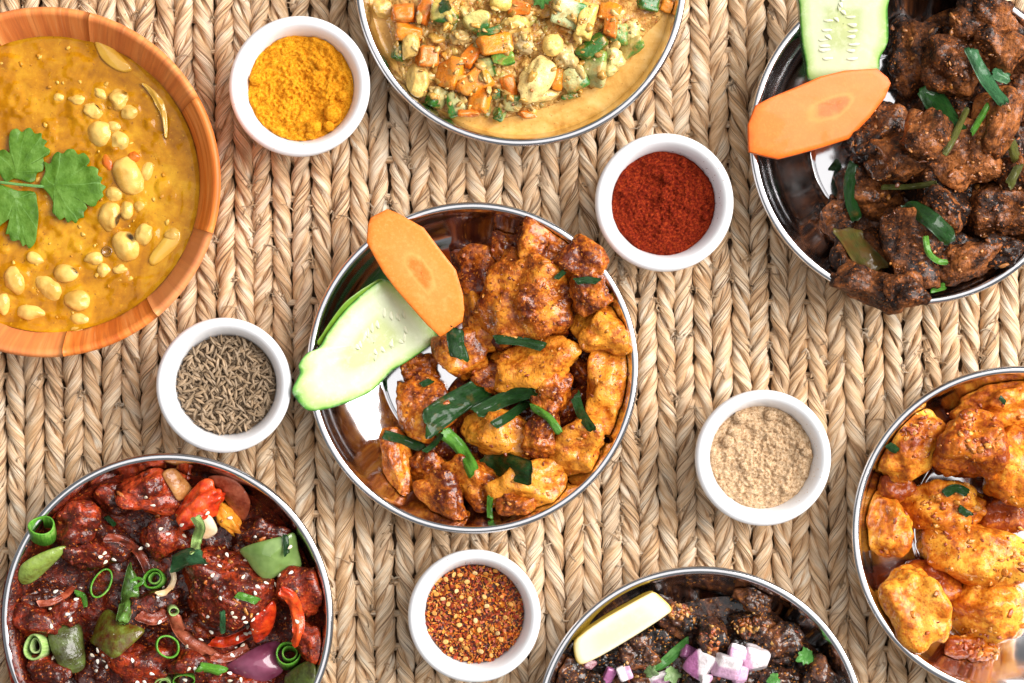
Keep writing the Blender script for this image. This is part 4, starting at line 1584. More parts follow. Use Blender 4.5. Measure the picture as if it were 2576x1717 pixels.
# ================================================================== sesame chicken / red glazed plate
K = Crop(0, 1120, .3807)
D = DISH['manch']
gap_sauce(D, K, GLAZE, [(560, 300), (350, 480), (150, 700), (60, 1000), (80, 1350), (200, 1700), (500, 2000), (1000, 2150), (1600, 2050), (2000, 1700), (2120, 1300), (2100, 950), (1950, 600), (1700, 350), (1300, 200), (850, 180)], .009,
      (1100, 1100), 'dark red glaze pooled beneath the sesame topped chunks', .12)
MA = [
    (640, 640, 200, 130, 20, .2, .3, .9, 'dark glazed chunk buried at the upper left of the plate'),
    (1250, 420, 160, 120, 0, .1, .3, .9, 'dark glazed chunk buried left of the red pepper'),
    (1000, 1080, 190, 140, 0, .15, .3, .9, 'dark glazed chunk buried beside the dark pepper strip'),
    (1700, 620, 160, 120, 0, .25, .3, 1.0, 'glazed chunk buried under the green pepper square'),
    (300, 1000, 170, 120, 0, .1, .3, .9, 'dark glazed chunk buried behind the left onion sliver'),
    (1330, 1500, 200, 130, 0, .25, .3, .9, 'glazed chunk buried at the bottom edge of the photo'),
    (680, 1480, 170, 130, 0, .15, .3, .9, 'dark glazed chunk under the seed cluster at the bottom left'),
    (730, 350, 130, 90, 20, .32, .3, 1.1, 'low glazed chunk left of the topmost glazed chunk'),
    (985, 310, 195, 165, 8, .62, .35, 1.2, 'topmost bright red glazed chunk by the top rim'),
    (500, 520, 125, 130, 0, .5, .3, 1.0, 'glazed chunk with a pinkish top at the upper left'),
    (560, 720, 150, 95, 10, .38, .3, 1.2, 'glazed chunk with orange garlic bits at the left'),
    (1085, 620, 125, 150, 0, .5, .3, 1.2, 'glazed chunk left of the pale green scallion strip'),
    (240, 1170, 150, 115, 15, .40, .35, 1.1, 'glazed chunk at the left rim above the pale scallion ring'),
    (430, 1100, 110, 95, 0, .38, .3, 1.1, 'small glazed chunk right of the left rim chunk'),
    (2005, 985, 150, 175, 0, .58, .35, 1.1, 'glazed chunk at the right rim beside the red pepper strip'),
    (2065, 1310, 85, 130, 0, .6, .3, 1.0, 'small glazed chunk at the right rim near the double scallion ring'),
    (1760, 580, 140, 80, 15, .35, .3, .9, 'flat glazed scrap above the green pepper square'),
    (300, 1490, 160, 120, 0, .4, .3, 1.0, 'glazed chunk at the bottom left corner of the plate'),
    (900, 1470, 220, 150, 8, .5, .3, 1.1, 'glazed chunk at the bottom left of the thin scallion ring'),
    (1250, 1440, 110, 80, 0, .45, .3, 1.1, 'glazed chunk right of the thin scallion ring'),
    (1640, 1570, 220, 70, 0, .5, .3, 1.0, 'glazed chunk below the purple onion petal'),
    (1340, 1170, 140, 95, 20, .5, .3, 1.1, 'glazed lobe below the largest chunk'),
    (1480, 930, 320, 270, 12, .45, .4, 1.5, 'largest dark glazed chunk in the centre right of the plate'),
]
for x, y, rx, ry, rot, tone, box, lump, lab in MA:
    chunk(D, K, 'glazed_chunk', GLAZE, x, y, rx, ry, rot, lab, 'glazed chunk', (tone - .4) * 1.4 + .4, box, lump * 1.0, .8, .48, group='red glazed chunks on the lower left plate', level=5 if rx > 150 else 4)
PEP_R = m_sauce('sauced_red_pepper', (.10, .008, .003), (.52, .030, .006), (.80, .10, .015), 70, None, (.1, .3), .0003, .7)
PEP_O = m_sauce('sauced_orange_pepper', (.30, .03, .004), (.80, .19, .012), (.92, .40, .04), 60, None, (.1, .3), .0003, .6)
PEP_G = m_simple('green_pepper_skin', (.09, .17, .030), (.27, .40, .12), 70, .16, .5, .0004)
PEP_GG = m_sauce('glossy_green_pepper', (.05, .03, .006), (.06, .13, .02), (.14, .28, .05), 70, None, (.1, .3), .0003, .9)
PEP_S = m_sauce('sauced_green_pepper', (.10, .018, .004), (.13, .13, .014), (.24, .33, .06), 60, None, (.1, .3), .0003, .8)
PEP_D = m_sauce('dark_green_pepper', (.022, .012, .004), (.045, .045, .010), (.09, .12, .025), 60, None, (.1, .3), .0003, .7)
ONI_D = m_sauce('glazed_onion', (.055, .010, .006), (.24, .040, .016), (.45, .12, .06), 60, None, (.12, .3), .0003, .5)
ONI_P = m_simple('purple_onion_skin', (.10, .012, .032), (.34, .10, .17), 60, .16, .5, .0003)
ONI_B = m_sauce('translucent_brown_onion', (.14, .045, .012), (.32, .12, .030), (.50, .24, .08), 60, None, (.1, .25), .0003, .5)
GARL = m_simple('pale_garlic', (.80, .50, .24), (.90, .80, .60), 120, .25, .3, .0003)


def leaf_slab(D, K, name, mat, out, th, label, cat, core=None, dome=.0015, lift=.0005, arch=0.0, ax=0.0, tone=.5, group=None):
    zf = rest_plane(D, K, out, lift)
    if arch:
        c = np.mean([K(*p) for p in out], 0)
        zf = bent(zf, c[0], c[1], arch, ax)
    return slab(D, K, name, mat, out, zf, th, dome, .0006, label, cat, 4, tone=tone, core=core, rough=.00018, group=group)


leaf_slab(D, K, 'onion_slice', ONI_B, [(1075, 185), (1150, 150), (1215, 210), (1268, 280), (1240, 330), (1180, 365), (1130, 290)], .0018, 'translucent brown onion slice right of the topmost glazed chunk', 'onion slice', arch=18)
leaf_slab(D, K, 'onion_slice', ONI_D, [(1375, 215), (1470, 198), (1570, 235), (1640, 325), (1655, 405), (1610, 500), (1540, 430), (1470, 330)], .0024, 'dark red curved onion slice behind the red pepper at the top right', 'onion slice', arch=25, ax=.8, tone=.55)
chunk(D, K, 'pepper_piece', PEP_R, 1325, 395, 172, 112, -38, 'glossy folded red pepper piece at the top of the plate', 'pepper piece', .55, .3, .35, .8, .5)
chunk(D, K, 'pepper_piece', PEP_O, 1515, 500, 66, 130, -40, 'orange pepper piece folded over next to the red one', 'pepper piece', .6, .3, .2, .8, .5)
leaf_slab(D, K, 'garlic_piece', GARL, [(1310, 520), (1345, 470), (1385, 450), (1438, 545), (1420, 590), (1345, 615)], .0030, 'creamy white garlic piece between the red pepper and scallion strip', 'garlic', dome=.001)
leaf_slab(D, K, 'pepper_piece', PEP_G, [(1588, 692), (1645, 655), (1760, 622), (1880, 592), (1950, 578), (1975, 690), (1992, 800), (1890, 830), (1770, 885), (1690, 830), (1640, 760)], .0034, 'square pale green pepper piece at the right of the plate', 'pepper piece', dome=.002, arch=20, tone=.5)
leaf_slab(D, K, 'pepper_piece', PEP_S, [(128, 850), (160, 775), (280, 705), (420, 660), (444, 692), (340, 800), (240, 890), (175, 915), (138, 895)], .0032, 'slim green pepper piece below the tall scallion ring', 'pepper piece', dome=.003, tone=.75)
leaf_slab(D, K, 'pepper_piece', PEP_S, [(622, 1240), (660, 1130), (720, 1080), (810, 1140), (900, 1180), (958, 1225), (870, 1320), (762, 1402), (680, 1345), (605, 1292)], .0034, 'sauce coated olive pepper piece at the centre left', 'pepper piece', dome=.003, arch=16, tone=.22)
ribbon(D, K, 'pepper_piece', PEP_GG, [(870, 815), (860, 930), (845, 1040), (800, 1160)], 165, 'glossy green pepper strip above the sauce coated olive piece', 'pepper piece', .75, .003, .45, taper=(.4, .55), wave=.08)
leaf_slab(D, K, 'pepper_piece', PEP_D, [(325, 1250), (420, 1165), (530, 1180), (556, 1300), (565, 1460), (470, 1500), (390, 1440)], .003, 'dark green pepper piece at the lower left', 'pepper piece', dome=.003)
leaf_slab(D, K, 'pepper_piece', PEP_D, [(1880, 1540), (1940, 1470), (2040, 1420), (2090, 1470), (2060, 1600), (1930, 1640)], .003, 'dark green pepper piece at the bottom right rim', 'pepper piece', dome=.002, tone=.9)
ONR = [
    ([(1145, 1110), (1180, 1210), (1250, 1290), (1340, 1350), (1410, 1400)], 92, 'pink brown onion strip curving at the centre bottom', .75),
    ([(1400, 1395), (1480, 1410), (1570, 1375), (1640, 1330)], 60, 'purple onion strip continuing the pink one to the right', .3),
    ([(690, 610), (790, 620), (890, 680), (950, 760), (975, 830)], 62, 'dark purple onion arc at the upper centre', .15),
    ([(248, 1045), (340, 1035), (430, 990), (485, 930)], 42, 'thin reddish onion sliver at the left of the plate', .6),
    ([(910, 1120), (1010, 1150), (1100, 1110)], 80, 'olive brown onion strip under the small pale ring', .4),
]
for P, w, lab, tone in ONR:
    ribbon(D, K, 'onion_strip', ONI_D, P, w, lab, 'onion strip', .3, .0012, tone)
ribbon(D, K, 'onion_strip', GARL, [(1125, 800), (1148, 880), (1110, 960), (1040, 985)], 46, 'pale onion strip hugging the scallion ring in the middle', 'onion strip', .7, .001, .3)
ribbon(D, K, 'pepper_strip', PEP_R, [(1845, 960), (1920, 1010), (1965, 1120), (1970, 1240), (1955, 1320)], 118, 'bright red pepper strip curving at the right', 'pepper strip', .85, .003, .7, taper=(.8, .8), wave=.05)
ribbon(D, K, 'pepper_strip', PEP_R, [(1395, 1295), (1490, 1300), (1600, 1260), (1700, 1190)], 92, 'red pepper strip lying below the largest chunk', 'pepper strip', .8, .0025, .35, wave=.05)
leaf_slab(D, K, 'pepper_piece', PEP_R, [(1660, 1130), (1740, 1080), (1810, 1020), (1830, 1100), (1790, 1230), (1700, 1300), (1665, 1230)], .003, 'red pepper piece under the dense sesame cluster', 'pepper piece', dome=.003, tone=.5)
leaf_slab(D, K, 'onion_petal', ONI_P, [(1488, 1462), (1580, 1395), (1690, 1330), (1800, 1290), (1860, 1310), (1880, 1470), (1800, 1540), (1700, 1560), (1590, 1530)], .003, 'glossy purple onion petal near the bottom right', 'onion petal', dome=.004, arch=25, ax=1.0)
crumbs(D, K, 'sauce_bit', CRUMB, [(80, 150, 2150, 1600)] * 2 + [(1150, 680, 1810, 1220)] * 2, 170, .0005, .0015, 'minced garlic and chili bits clinging to the glazed chunks', 'garlic bits',
       [(.48, .13, .02), (.58, .22, .03), (.25, .03, .008), (.14, .014, .006), (.40, .06, .012)], 11, .006)
RG = [
    (280, 560, 96, 84, 0, 125, (-.72, .05), .15, 0, 'tall standing scallion ring by the upper left rim', G_RING, 0),
    (668, 910, 70, 118, 28, 75, (-.1, .3), .20, 0, 'thin open oval scallion ring left of centre', G_RING, 0),
    (1022, 888, 84, 76, -20, 80, (-.3, -.2), .2, 1, 'scallion ring with inner layer in the middle of the plate', G_RING, 0),
    (1106, 1330, 80, 94, -40, 75, (-.15, .3), .18, 0, 'open dark green scallion ring near the bottom centre', G_RING, 0),
    (245, 1330, 82, 96, 0, 100, (-.1, -.35), .2, 1, 'pale scallion ring with a white core at the left rim', G_PALE, 0),
    (1905, 1392, 94, 92, 0, 115, (-.5, .1), .14, 1, 'double scallion ring at the right near the red pepper strip', G_RING, 0),
    (1215, 1550, 82, 60, -10, 50, (.4, .1), .13, 0, 'scallion ring cut by the bottom edge of the photo', G_RING, 0),
    (1080, 1568, 62, 48, 0, 60, (.3, 0), .2, 1, 'pale scallion ring at the bottom edge of the photo', G_PALE, 0),
    (1145, 1090, 40, 36, 20, 50, (.3, .4), .3, 0, 'tiny pale green scallion ring in the centre', G_PALE, 0),
]
for x, y, rx, ry, rot, h, tilt, wall, inner, lab, m, op in RG:
    o = scallion_ring(D, K, x, y, rx, ry, rot, h, lab, m, tilt, wall, inner, tone=.35, open_=op)
SR = [
    ([(1130, 800), (1230, 745), (1350, 740)], 150, .95, G_BLUE, 'half rolled bluish scallion tube above the largest chunk'),
    ([(1288, 470), (1320, 540), (1300, 620), (1285, 700)], 74, .3, G_PALE, 'pale green scallion strip over the white garlic piece'),
    ([(1562, 985), (1640, 1010), (1708, 1032)], 50, .3, G_MID, 'small green scallion rectangle on the largest chunk'),
    ([(1468, 1095), (1472, 1165), (1470, 1240)], 40, .3, G_BLUE, 'upright small scallion rectangle below the largest chunk'),
    ([(495, 975), (550, 1000), (560, 1070)], 46, .6, G_MID, 'bent scallion shred left of the open oval ring'),
    ([(860, 900), (910, 880), (945, 900), (890, 940), (910, 960)], 24, .4, G_MID, 'curly green scallion shred beside the green pepper'),
    ([(1310, 1470), (1400, 1480), (1480, 1500)], 95, .9, G_MID, 'rolled green scallion piece at the bottom centre'),
    ([(700, 470), (760, 530)], 40, .5, G_DARK, 'dark scallion bit in the gap below the topmost chunk'),
    ([(1885, 590), (1895, 725)], 44, .3, G_DARK, 'dark green scallion band on the edge of the green pepper square'),
]
for P, w, curl, m, lab in SR:
    ribbon(D, K, 'scallion_strip', m, P, w, lab, 'scallion strip', curl, tone=.2)
SES = [(965, 340), (1010, 392), (1062, 550), (1113, 586), (1205, 523), (1367, 448), (1520, 480), (1685, 598), (1625, 758), (1792, 738), (1725, 805), (1915, 672), (1922, 843), (1500, 725), (1403, 857), (1605, 866), (1758, 912),
       (1702, 935), (1818, 920), (1685, 972), (1460, 1012), (1574, 1015), (1375, 1130), (1535, 1105), (1552, 1132), (1740, 1085), (1612, 1140), (1620, 1165), (1668, 1150), (1685, 1135), (1752, 1158), (1728, 1183), (1715, 1122),
       (1700, 1110), (1735, 1130), (1398, 1232), (1640, 1205), (1625, 1245), (1698, 1270), (1708, 1232), (1660, 1215), (1650, 1235), (1570, 1275), (1330, 1278), (1605, 1322), (1552, 1342), (1535, 1388), (1237, 1323), (1740, 1297), (1685, 1390),
       (1053, 1166), (693, 1126), (752, 1240), (866, 1228), (657, 1268), (757, 1325), (648, 1352), (612, 1385), (683, 1383), (735, 1385), (738, 1402), (645, 1427), (690, 1420), (708, 1458), (640, 1485), (873, 1420), (1005, 1507),
       (1247, 1476), (1290, 1478), (1355, 787), (1222, 1550), (1515, 1505), (1522, 1552), (1590, 1550), (1962, 1163), (1885, 1143), (926, 680), (975, 660), (690, 715), (663, 737), (755, 752), (835, 765), (868, 760), (695, 770),
       (786, 796), (883, 806), (490, 842), (377, 862), (376, 900), (420, 912), (470, 903), (145, 888), (370, 965), (497, 950), (528, 945), (505, 1018), (332, 1082), (449, 1115), (466, 1148), (338, 1192), (393, 1232), (442, 1272),
       (504, 1233), (530, 1265), (478, 1325), (352, 1406), (650, 890), (1077, 935), (1046, 997), (1203, 915), (1450, 798), (1480, 597), (1217, 600), (1247, 606), (1267, 580), (905, 1562), (958, 1562), (455, 1565), (1850, 860), (980, 655)]
SESM = m_simple('sesame_hull', (.84, .72, .54), (.95, .90, .80), 300, .4, .15, .0002)
N, F = ico(3)
R = random.Random(21)
SM = []
for q in range(4):
    L = .00120
    V = N * np.array([L, L * .58, L * .3])
    V[:, 1] *= 1 - .42 * (V[:, 0] / L)
    V = V * (1 + .05 * vn(N * 2, q))[:, None]
    me = mesh('sesame_seed', V, F)
    me.materials.append(SESM)
    SM.append(me)
pts = [(D.px(*K(x, y)), x, y) for x, y in SES]
for q, ((p, nn), x, y) in enumerate(pts):
    o = put('sesame_seed', SM[q % 4], None, p + np.array(nn) * .0004, label='white teardrop sesame seed sprinkled on the red glazed chunks', cat='sesame seed', group='sesame seeds on the red glazed dish', tone=R.random())
    qn = Vector(nn).to_track_quat('Z', 'Y')
    from mathutils import Quaternion
    o.rotation_mode = 'QUATERNION'
    o.rotation_quaternion = qn @ Quaternion((0, 0, 1), R.uniform(0, 6.28))

# ================================================================== charred meat plate with lemon
K = Crop(1340, 1410, .357)
D = DISH['liver']
gap_sauce(D, K, CHAR, [(300, 720), (500, 560), (750, 420), (1000, 330), (1400, 260), (1650, 330), (1850, 500), (2050, 680), (2150, 900), (2100, 1400), (1200, 1900), (300, 1500), (180, 900)], .010, (1200, 900), 'dark sauce layer added beneath the charred meat to shade its gaps', .15)
LI = [
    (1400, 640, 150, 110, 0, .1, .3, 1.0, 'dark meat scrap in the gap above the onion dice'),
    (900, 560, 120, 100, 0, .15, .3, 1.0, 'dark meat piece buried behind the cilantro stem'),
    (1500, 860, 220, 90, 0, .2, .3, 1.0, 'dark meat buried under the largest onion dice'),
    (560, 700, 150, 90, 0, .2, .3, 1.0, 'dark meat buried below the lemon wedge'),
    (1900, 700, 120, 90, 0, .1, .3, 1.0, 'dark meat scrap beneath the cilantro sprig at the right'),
    (1020, 400, 195, 120, 30, .38, .35, 1.2, 'long charred meat strip right of the lemon wedge'),
    (1265, 560, 120, 125, 35, .42, .3, 1.2, 'charred knob at the lower end of the long meat strip'),
    (770, 660, 150, 110, 15, .5, .3, 1.1, 'browned meat piece under the middle of the lemon wedge'),
    (255, 780, 115, 110, 0, .42, .35, 1.0, 'charred meat piece below the left tip of the lemon'),
    (1560, 260, 140, 95, 38, .55, .35, .9, 'smooth brown meat piece nearest the top rim'),
    (1560, 430, 170, 110, 8, .45, .3, 1.2, 'knobbly charred meat piece below the smooth brown one'),
    (1730, 600, 150, 130, -30, .40, .3, 1.1, 'curled charred meat piece right of the onion dice'),
    (1720, 830, 150, 80, 10, .45, .3, 1.1, 'charred meat piece at the bottom edge under a cilantro leaf'),
    (2020, 785, 110, 100, 0, .42, .3, 1.0, 'dark round meat piece at the far right of the plate'),
    (1090, 830, 55, 90, 0, .35, .3, .9, 'upright charred meat sliver left of the striped onion cube'),
    (1340, 845, 120, 60, 0, .45, .3, 1.0, 'charred meat at the bottom edge below the onion cubes'),
    (420, 850, 80, 55, 0, .5, .3, 1.0, 'small charred meat at the bottom left edge of the photo'),
    (780, 850, 100, 60, 0, .35, .3, 1.0, 'charred meat under the small pale onion pieces'),
]
for x, y, rx, ry, rot, tone, box, lump, lab in LI:
    chunk(D, K, 'charred_meat', CHAR, x, y, rx, ry, rot, lab, 'charred meat', (tone - .4) * 1.5 + .42, box, lump * 1.25, .8, .5, group='charred meat pieces on the bottom plate', level=4 if rx < 130 else 5)
crumbs(D, K, 'garlic_bit', CRUMB, [(200, 200, 2150, 900)] * 2 + [(950, 280, 1120, 420), (1400, 380, 1620, 520), (1220, 420, 1320, 700)], 230, .0005, .0016, 'fried garlic and chili bits scattered over the charred meat', 'garlic bits',
       [(.55, .22, .04), (.46, .12, .02), (.30, .05, .012), (.62, .33, .08)], 14, .006)
# lemon wedge
LEM = m_edge('lemon_flesh', [(0, (.82, .71, .46)), (.5, (.84, .74, .50)), (.72, (.85, .79, .62)), (.88, (.86, .81, .66)), (.965, (.90, .74, .36)), (1, (.82, .52, .06))], .28, (.96, .93, .72), .2, 300)
LRIND = m_simple('lemon_rind', (.74, .46, .03), (.86, .62, .08), 300, .35, .2, .0004)
zf = plane((1440, 1610, .0260), (1670, 1500, .0270), (1560, 1600, .0225))
lem = slab(D, K, 'lemon_wedge', LEM, [(288, 580), (350, 505), (500, 400), (660, 308), (800, 232), (850, 218), (900, 250), (975, 332), (930, 382), (780, 482), (600, 592), (420, 692), (318, 716)], zf, .0040, .0014, .0008,
           'pale lemon wedge leaning against the upper left of the bottom plate', 'lemon wedge', 5, core=(640, 460))
SEED[0] += 1
slab(D, K, 'rind', LRIND, [(300, 560), (350, 490), (500, 385), (660, 293), (800, 218), (840, 225), (660, 330), (500, 425), (360, 520)], (lambda x, y: zf(x, y) - .0065), .0072, .0002, .0008, core=(560, 385), parent=lem, register=False)
# onion dice
ONW = wet('diced_red_onion', 200, None, (.1, .3), .45, .4)
WH, PU, PK = (.86, .78, .80), (.40, .13, .30), (.62, .36, .52)
for x, y, rx, ry, rot, c0, c1, dr, lab in [
    (1100, 650, 55, 45, 30, PU, None, (0, 1, 0), 'purple onion bit tucked behind the striped onion cube'),
    (1440, 655, 60, 55, 20, PK, WH, (0, 1, 0), 'pale pink onion bit between two big onion cubes'),
    (1185, 725, 88, 95, 35, WH, PU, (-.6, -.5, .4), 'striped white and purple onion cube left of the other cubes'),
    (1365, 745, 100, 75, 10, PK, WH, (0, .9, .3), 'translucent lilac onion cube in the middle of the dice'),
    (1565, 700, 88, 95, 15, WH, PK, (-.8, -.5, .1), 'largest bright white onion cube with a lilac side'),
    (1465, 805, 42, 62, 20, PK, None, (0, 1, 0), 'slim lilac onion piece below the white cube'),
    (648, 790, 48, 50, -20, WH, PK, (.8, 0, .2), 'small white onion dice below the lemon wedge'),
    (535, 815, 36, 62, 20, PU, None, (0, 1, 0), 'purple onion sliver at the bottom left'),
    (890, 835, 72, 40, -20, WH, PK, (0, -1, .2), 'flat pale onion piece at the bottom edge near the cilantro'),
    (400, 730, 46, 34, 20, (.25, .10, .12), None, (0, 1, 0), 'dull purple onion bit below the lemon tip'),
    (1225, 835, 40, 30, 0, WH, PK, (1, 0, 0), 'little white onion chip under the striped onion cube'),
]:
    dice(D, K, 'onion_dice', ONW, x, y, rx, ry, rot, lab, 'onion dice', c0, c1, dr, .35, 1.3, .02, .75, .55, group='diced red onion on the charred meat', var=.06, cuts=1, irr=.22)
CIL = m_leaf('cilantro_leaf', (.035, .15, .022), (.09, .28, .05), (.16, .38, .10), .35, 20)
CILP = m_leaf('cilantro_pale', (.14, .26, .08), (.24, .38, .14), (.34, .46, .22), .35, 20)


def leafy(D, K, cx, cy, r, mat, label, seed, lobes=5, parent=None, name='cilantro_leaf', lift=.0012):
    R = random.Random(seed)
    out = []
    n = lobes * 4
    for q in range(n):
        a = 2 * math.pi * q / n
        rr = r * (1.0 if q % 4 in (1, 2) else .84) * R.uniform(.82, 1.15) * (1.0 if q % 2 else .9) * (1.15 if q < n / 2 else .85)
        out.append((cx + rr * math.cos(a), cy + rr * math.sin(a)))
    zf = rest_plane(D, K, out, lift)
    return slab(D, K, name, mat, out, zf, .0004, .0008, .0001, label, 'cilantro leaf', 3, rough=.0006, core=(cx, cy))


ribbon(D, K, 'cilantro_sprig', CIL, [(860, 770), (960, 690), (1040, 610), (1100, 552)], 82, 'long green cilantro blade in the middle of the charred meat', 'cilantro sprig', .4, .0005, .4, taper=(.8, .5))
leafy(D, K, 830, 775, 52, CILP, 'pale cilantro leaf at the lower end of the green blade', 1)
leafy(D, K, 985, 795, 66, CILP, 'pale frilly cilantro leaf by the upright charred sliver', 2, 6)
leafy(D, K, 1922, 665, 68, CIL, 'bright cilantro sprig near the right rim of the bottom plate', 3, 6)
leafy(D, K, 1695, 832, 54, CIL, 'bright cilantro leaf at the bottom edge right of the onion', 4)

# ================================================================== vegetable stew plate
K = Crop(880, 0, .3655)
D = DISH['veg']
BROTH = m_soup('vegetable_broth', (.42, .19, .028), (.60, .32, .072), (.70, .43, .14), 45, .06, (.30, .12, .02))
zs = .0203
rs_ = float(np.interp(zs, PL_IN[8:, 1], PL_IN[8:, 0])) * PL_SCALE + .0004
r = np.linspace(0, 1, 50) ** .8 * rs_
a = np.linspace(0, 2 * math.pi, 128, endpoint=False)
V = np.stack([np.outer(r, np.cos(a)), np.outer(r, np.sin(a)), np.zeros((50, 128))], -1).reshape(-1, 3)
rr = np.hypot(V[:, 0], V[:, 1])
V[:, 2] = zs + .00025 * fbm(V * 120, 3, 3) + .0006 * np.clip((rr - rs_ + .002) / .002, 0, 1) ** 2
V[:, :2] += D.c[:2]
F = grid_faces(50, 128, True)
world_obj('stew_broth', V, F, BROTH, label='thin golden broth around the diced vegetables', cat='broth', kind='stuff')
D.add(V, F, 'base')
MASHL = wet('creamy_lump', 240, (.45, .10, .02), (.1, .35), .42, .5, (.46, .22, .05), .6)
MASH = m_sauce('vegetable_mash', (.15, .055, .010), (.42, .19, .040), (.74, .46, .13), 150, (.62, .18, .03), (.12, .4), .0008, .35)
out = [(250, -300), (230, 60), (270, 250), (310, 420), (400, 640), (540, 735), (720, 800), (900, 810), (1050, 815), (1260, 775), (1480, 690), (1700, 580), (1850, 480), (1960, 380), (2030, 250), (2180, 70), (2230, -300), (1800, -800), (1200, -1000), (600, -800)]
S = crom([K(*p) for p in out], 10, True)
P = np.array([PW(q[0], q[1], .021)[:2] for q in S])
c = PW(*K(1180, -60), .021)[:2]
rings = []
NR = 80
for k in np.linspace(.01, 1, NR):
    xy = c + (P - c) * k * (1 + .0)
    Q = np.column_stack([xy, xy[:, 0] * 0])
    h = .0075 * (1 - k ** 4) + (.0015 * fbm(Q * 150, 41, 3) + .0016 * np.abs(fbm(Q * 330, 44, 2))) * (1 - k ** 8)
    rings.append(np.column_stack([xy, zs + h - .001 * (k == 1)]))
V = np.concatenate(rings)
F = grid_faces(NR, len(P), True)
if np.sum(P[:, 0] * np.roll(P[:, 1], -1) - np.roll(P[:, 0], -1) * P[:, 1]) < 0:
    F = F[:, ::-1]
world_obj('vegetable_mash', V, F, MASH, label='soft mashed vegetables and lentils heaped in the broth', cat='mash', kind='stuff', tone=.5)
D.add(V, F, 'food')
crumbs(D, K, 'mash_lump', MASHL, [(250, -60, 2150, 800)] * 3, 420, .0012, .0034, 'coarse soft lumps of mashed vegetable bound in creamy sauce', 'mash lumps', [(.66, .42, .12), (.72, .50, .18), (.58, .30, .06), (.50, .34, .08), (.74, .36, .05), (.42, .36, .08)], 19, .006)
VEG = wet('stewed_vegetable', 240, (.45, .10, .02), (.1, .35), .42, .3, (.50, .25, .05), .8)
OR, ZF, ZS, PALE, CAU = (.86, .27, .018), (.62, .50, .11), (.025, .13, .014), (.88, .60, .15), (.74, .48, .13)
OR2 = (.78, .185, .012)
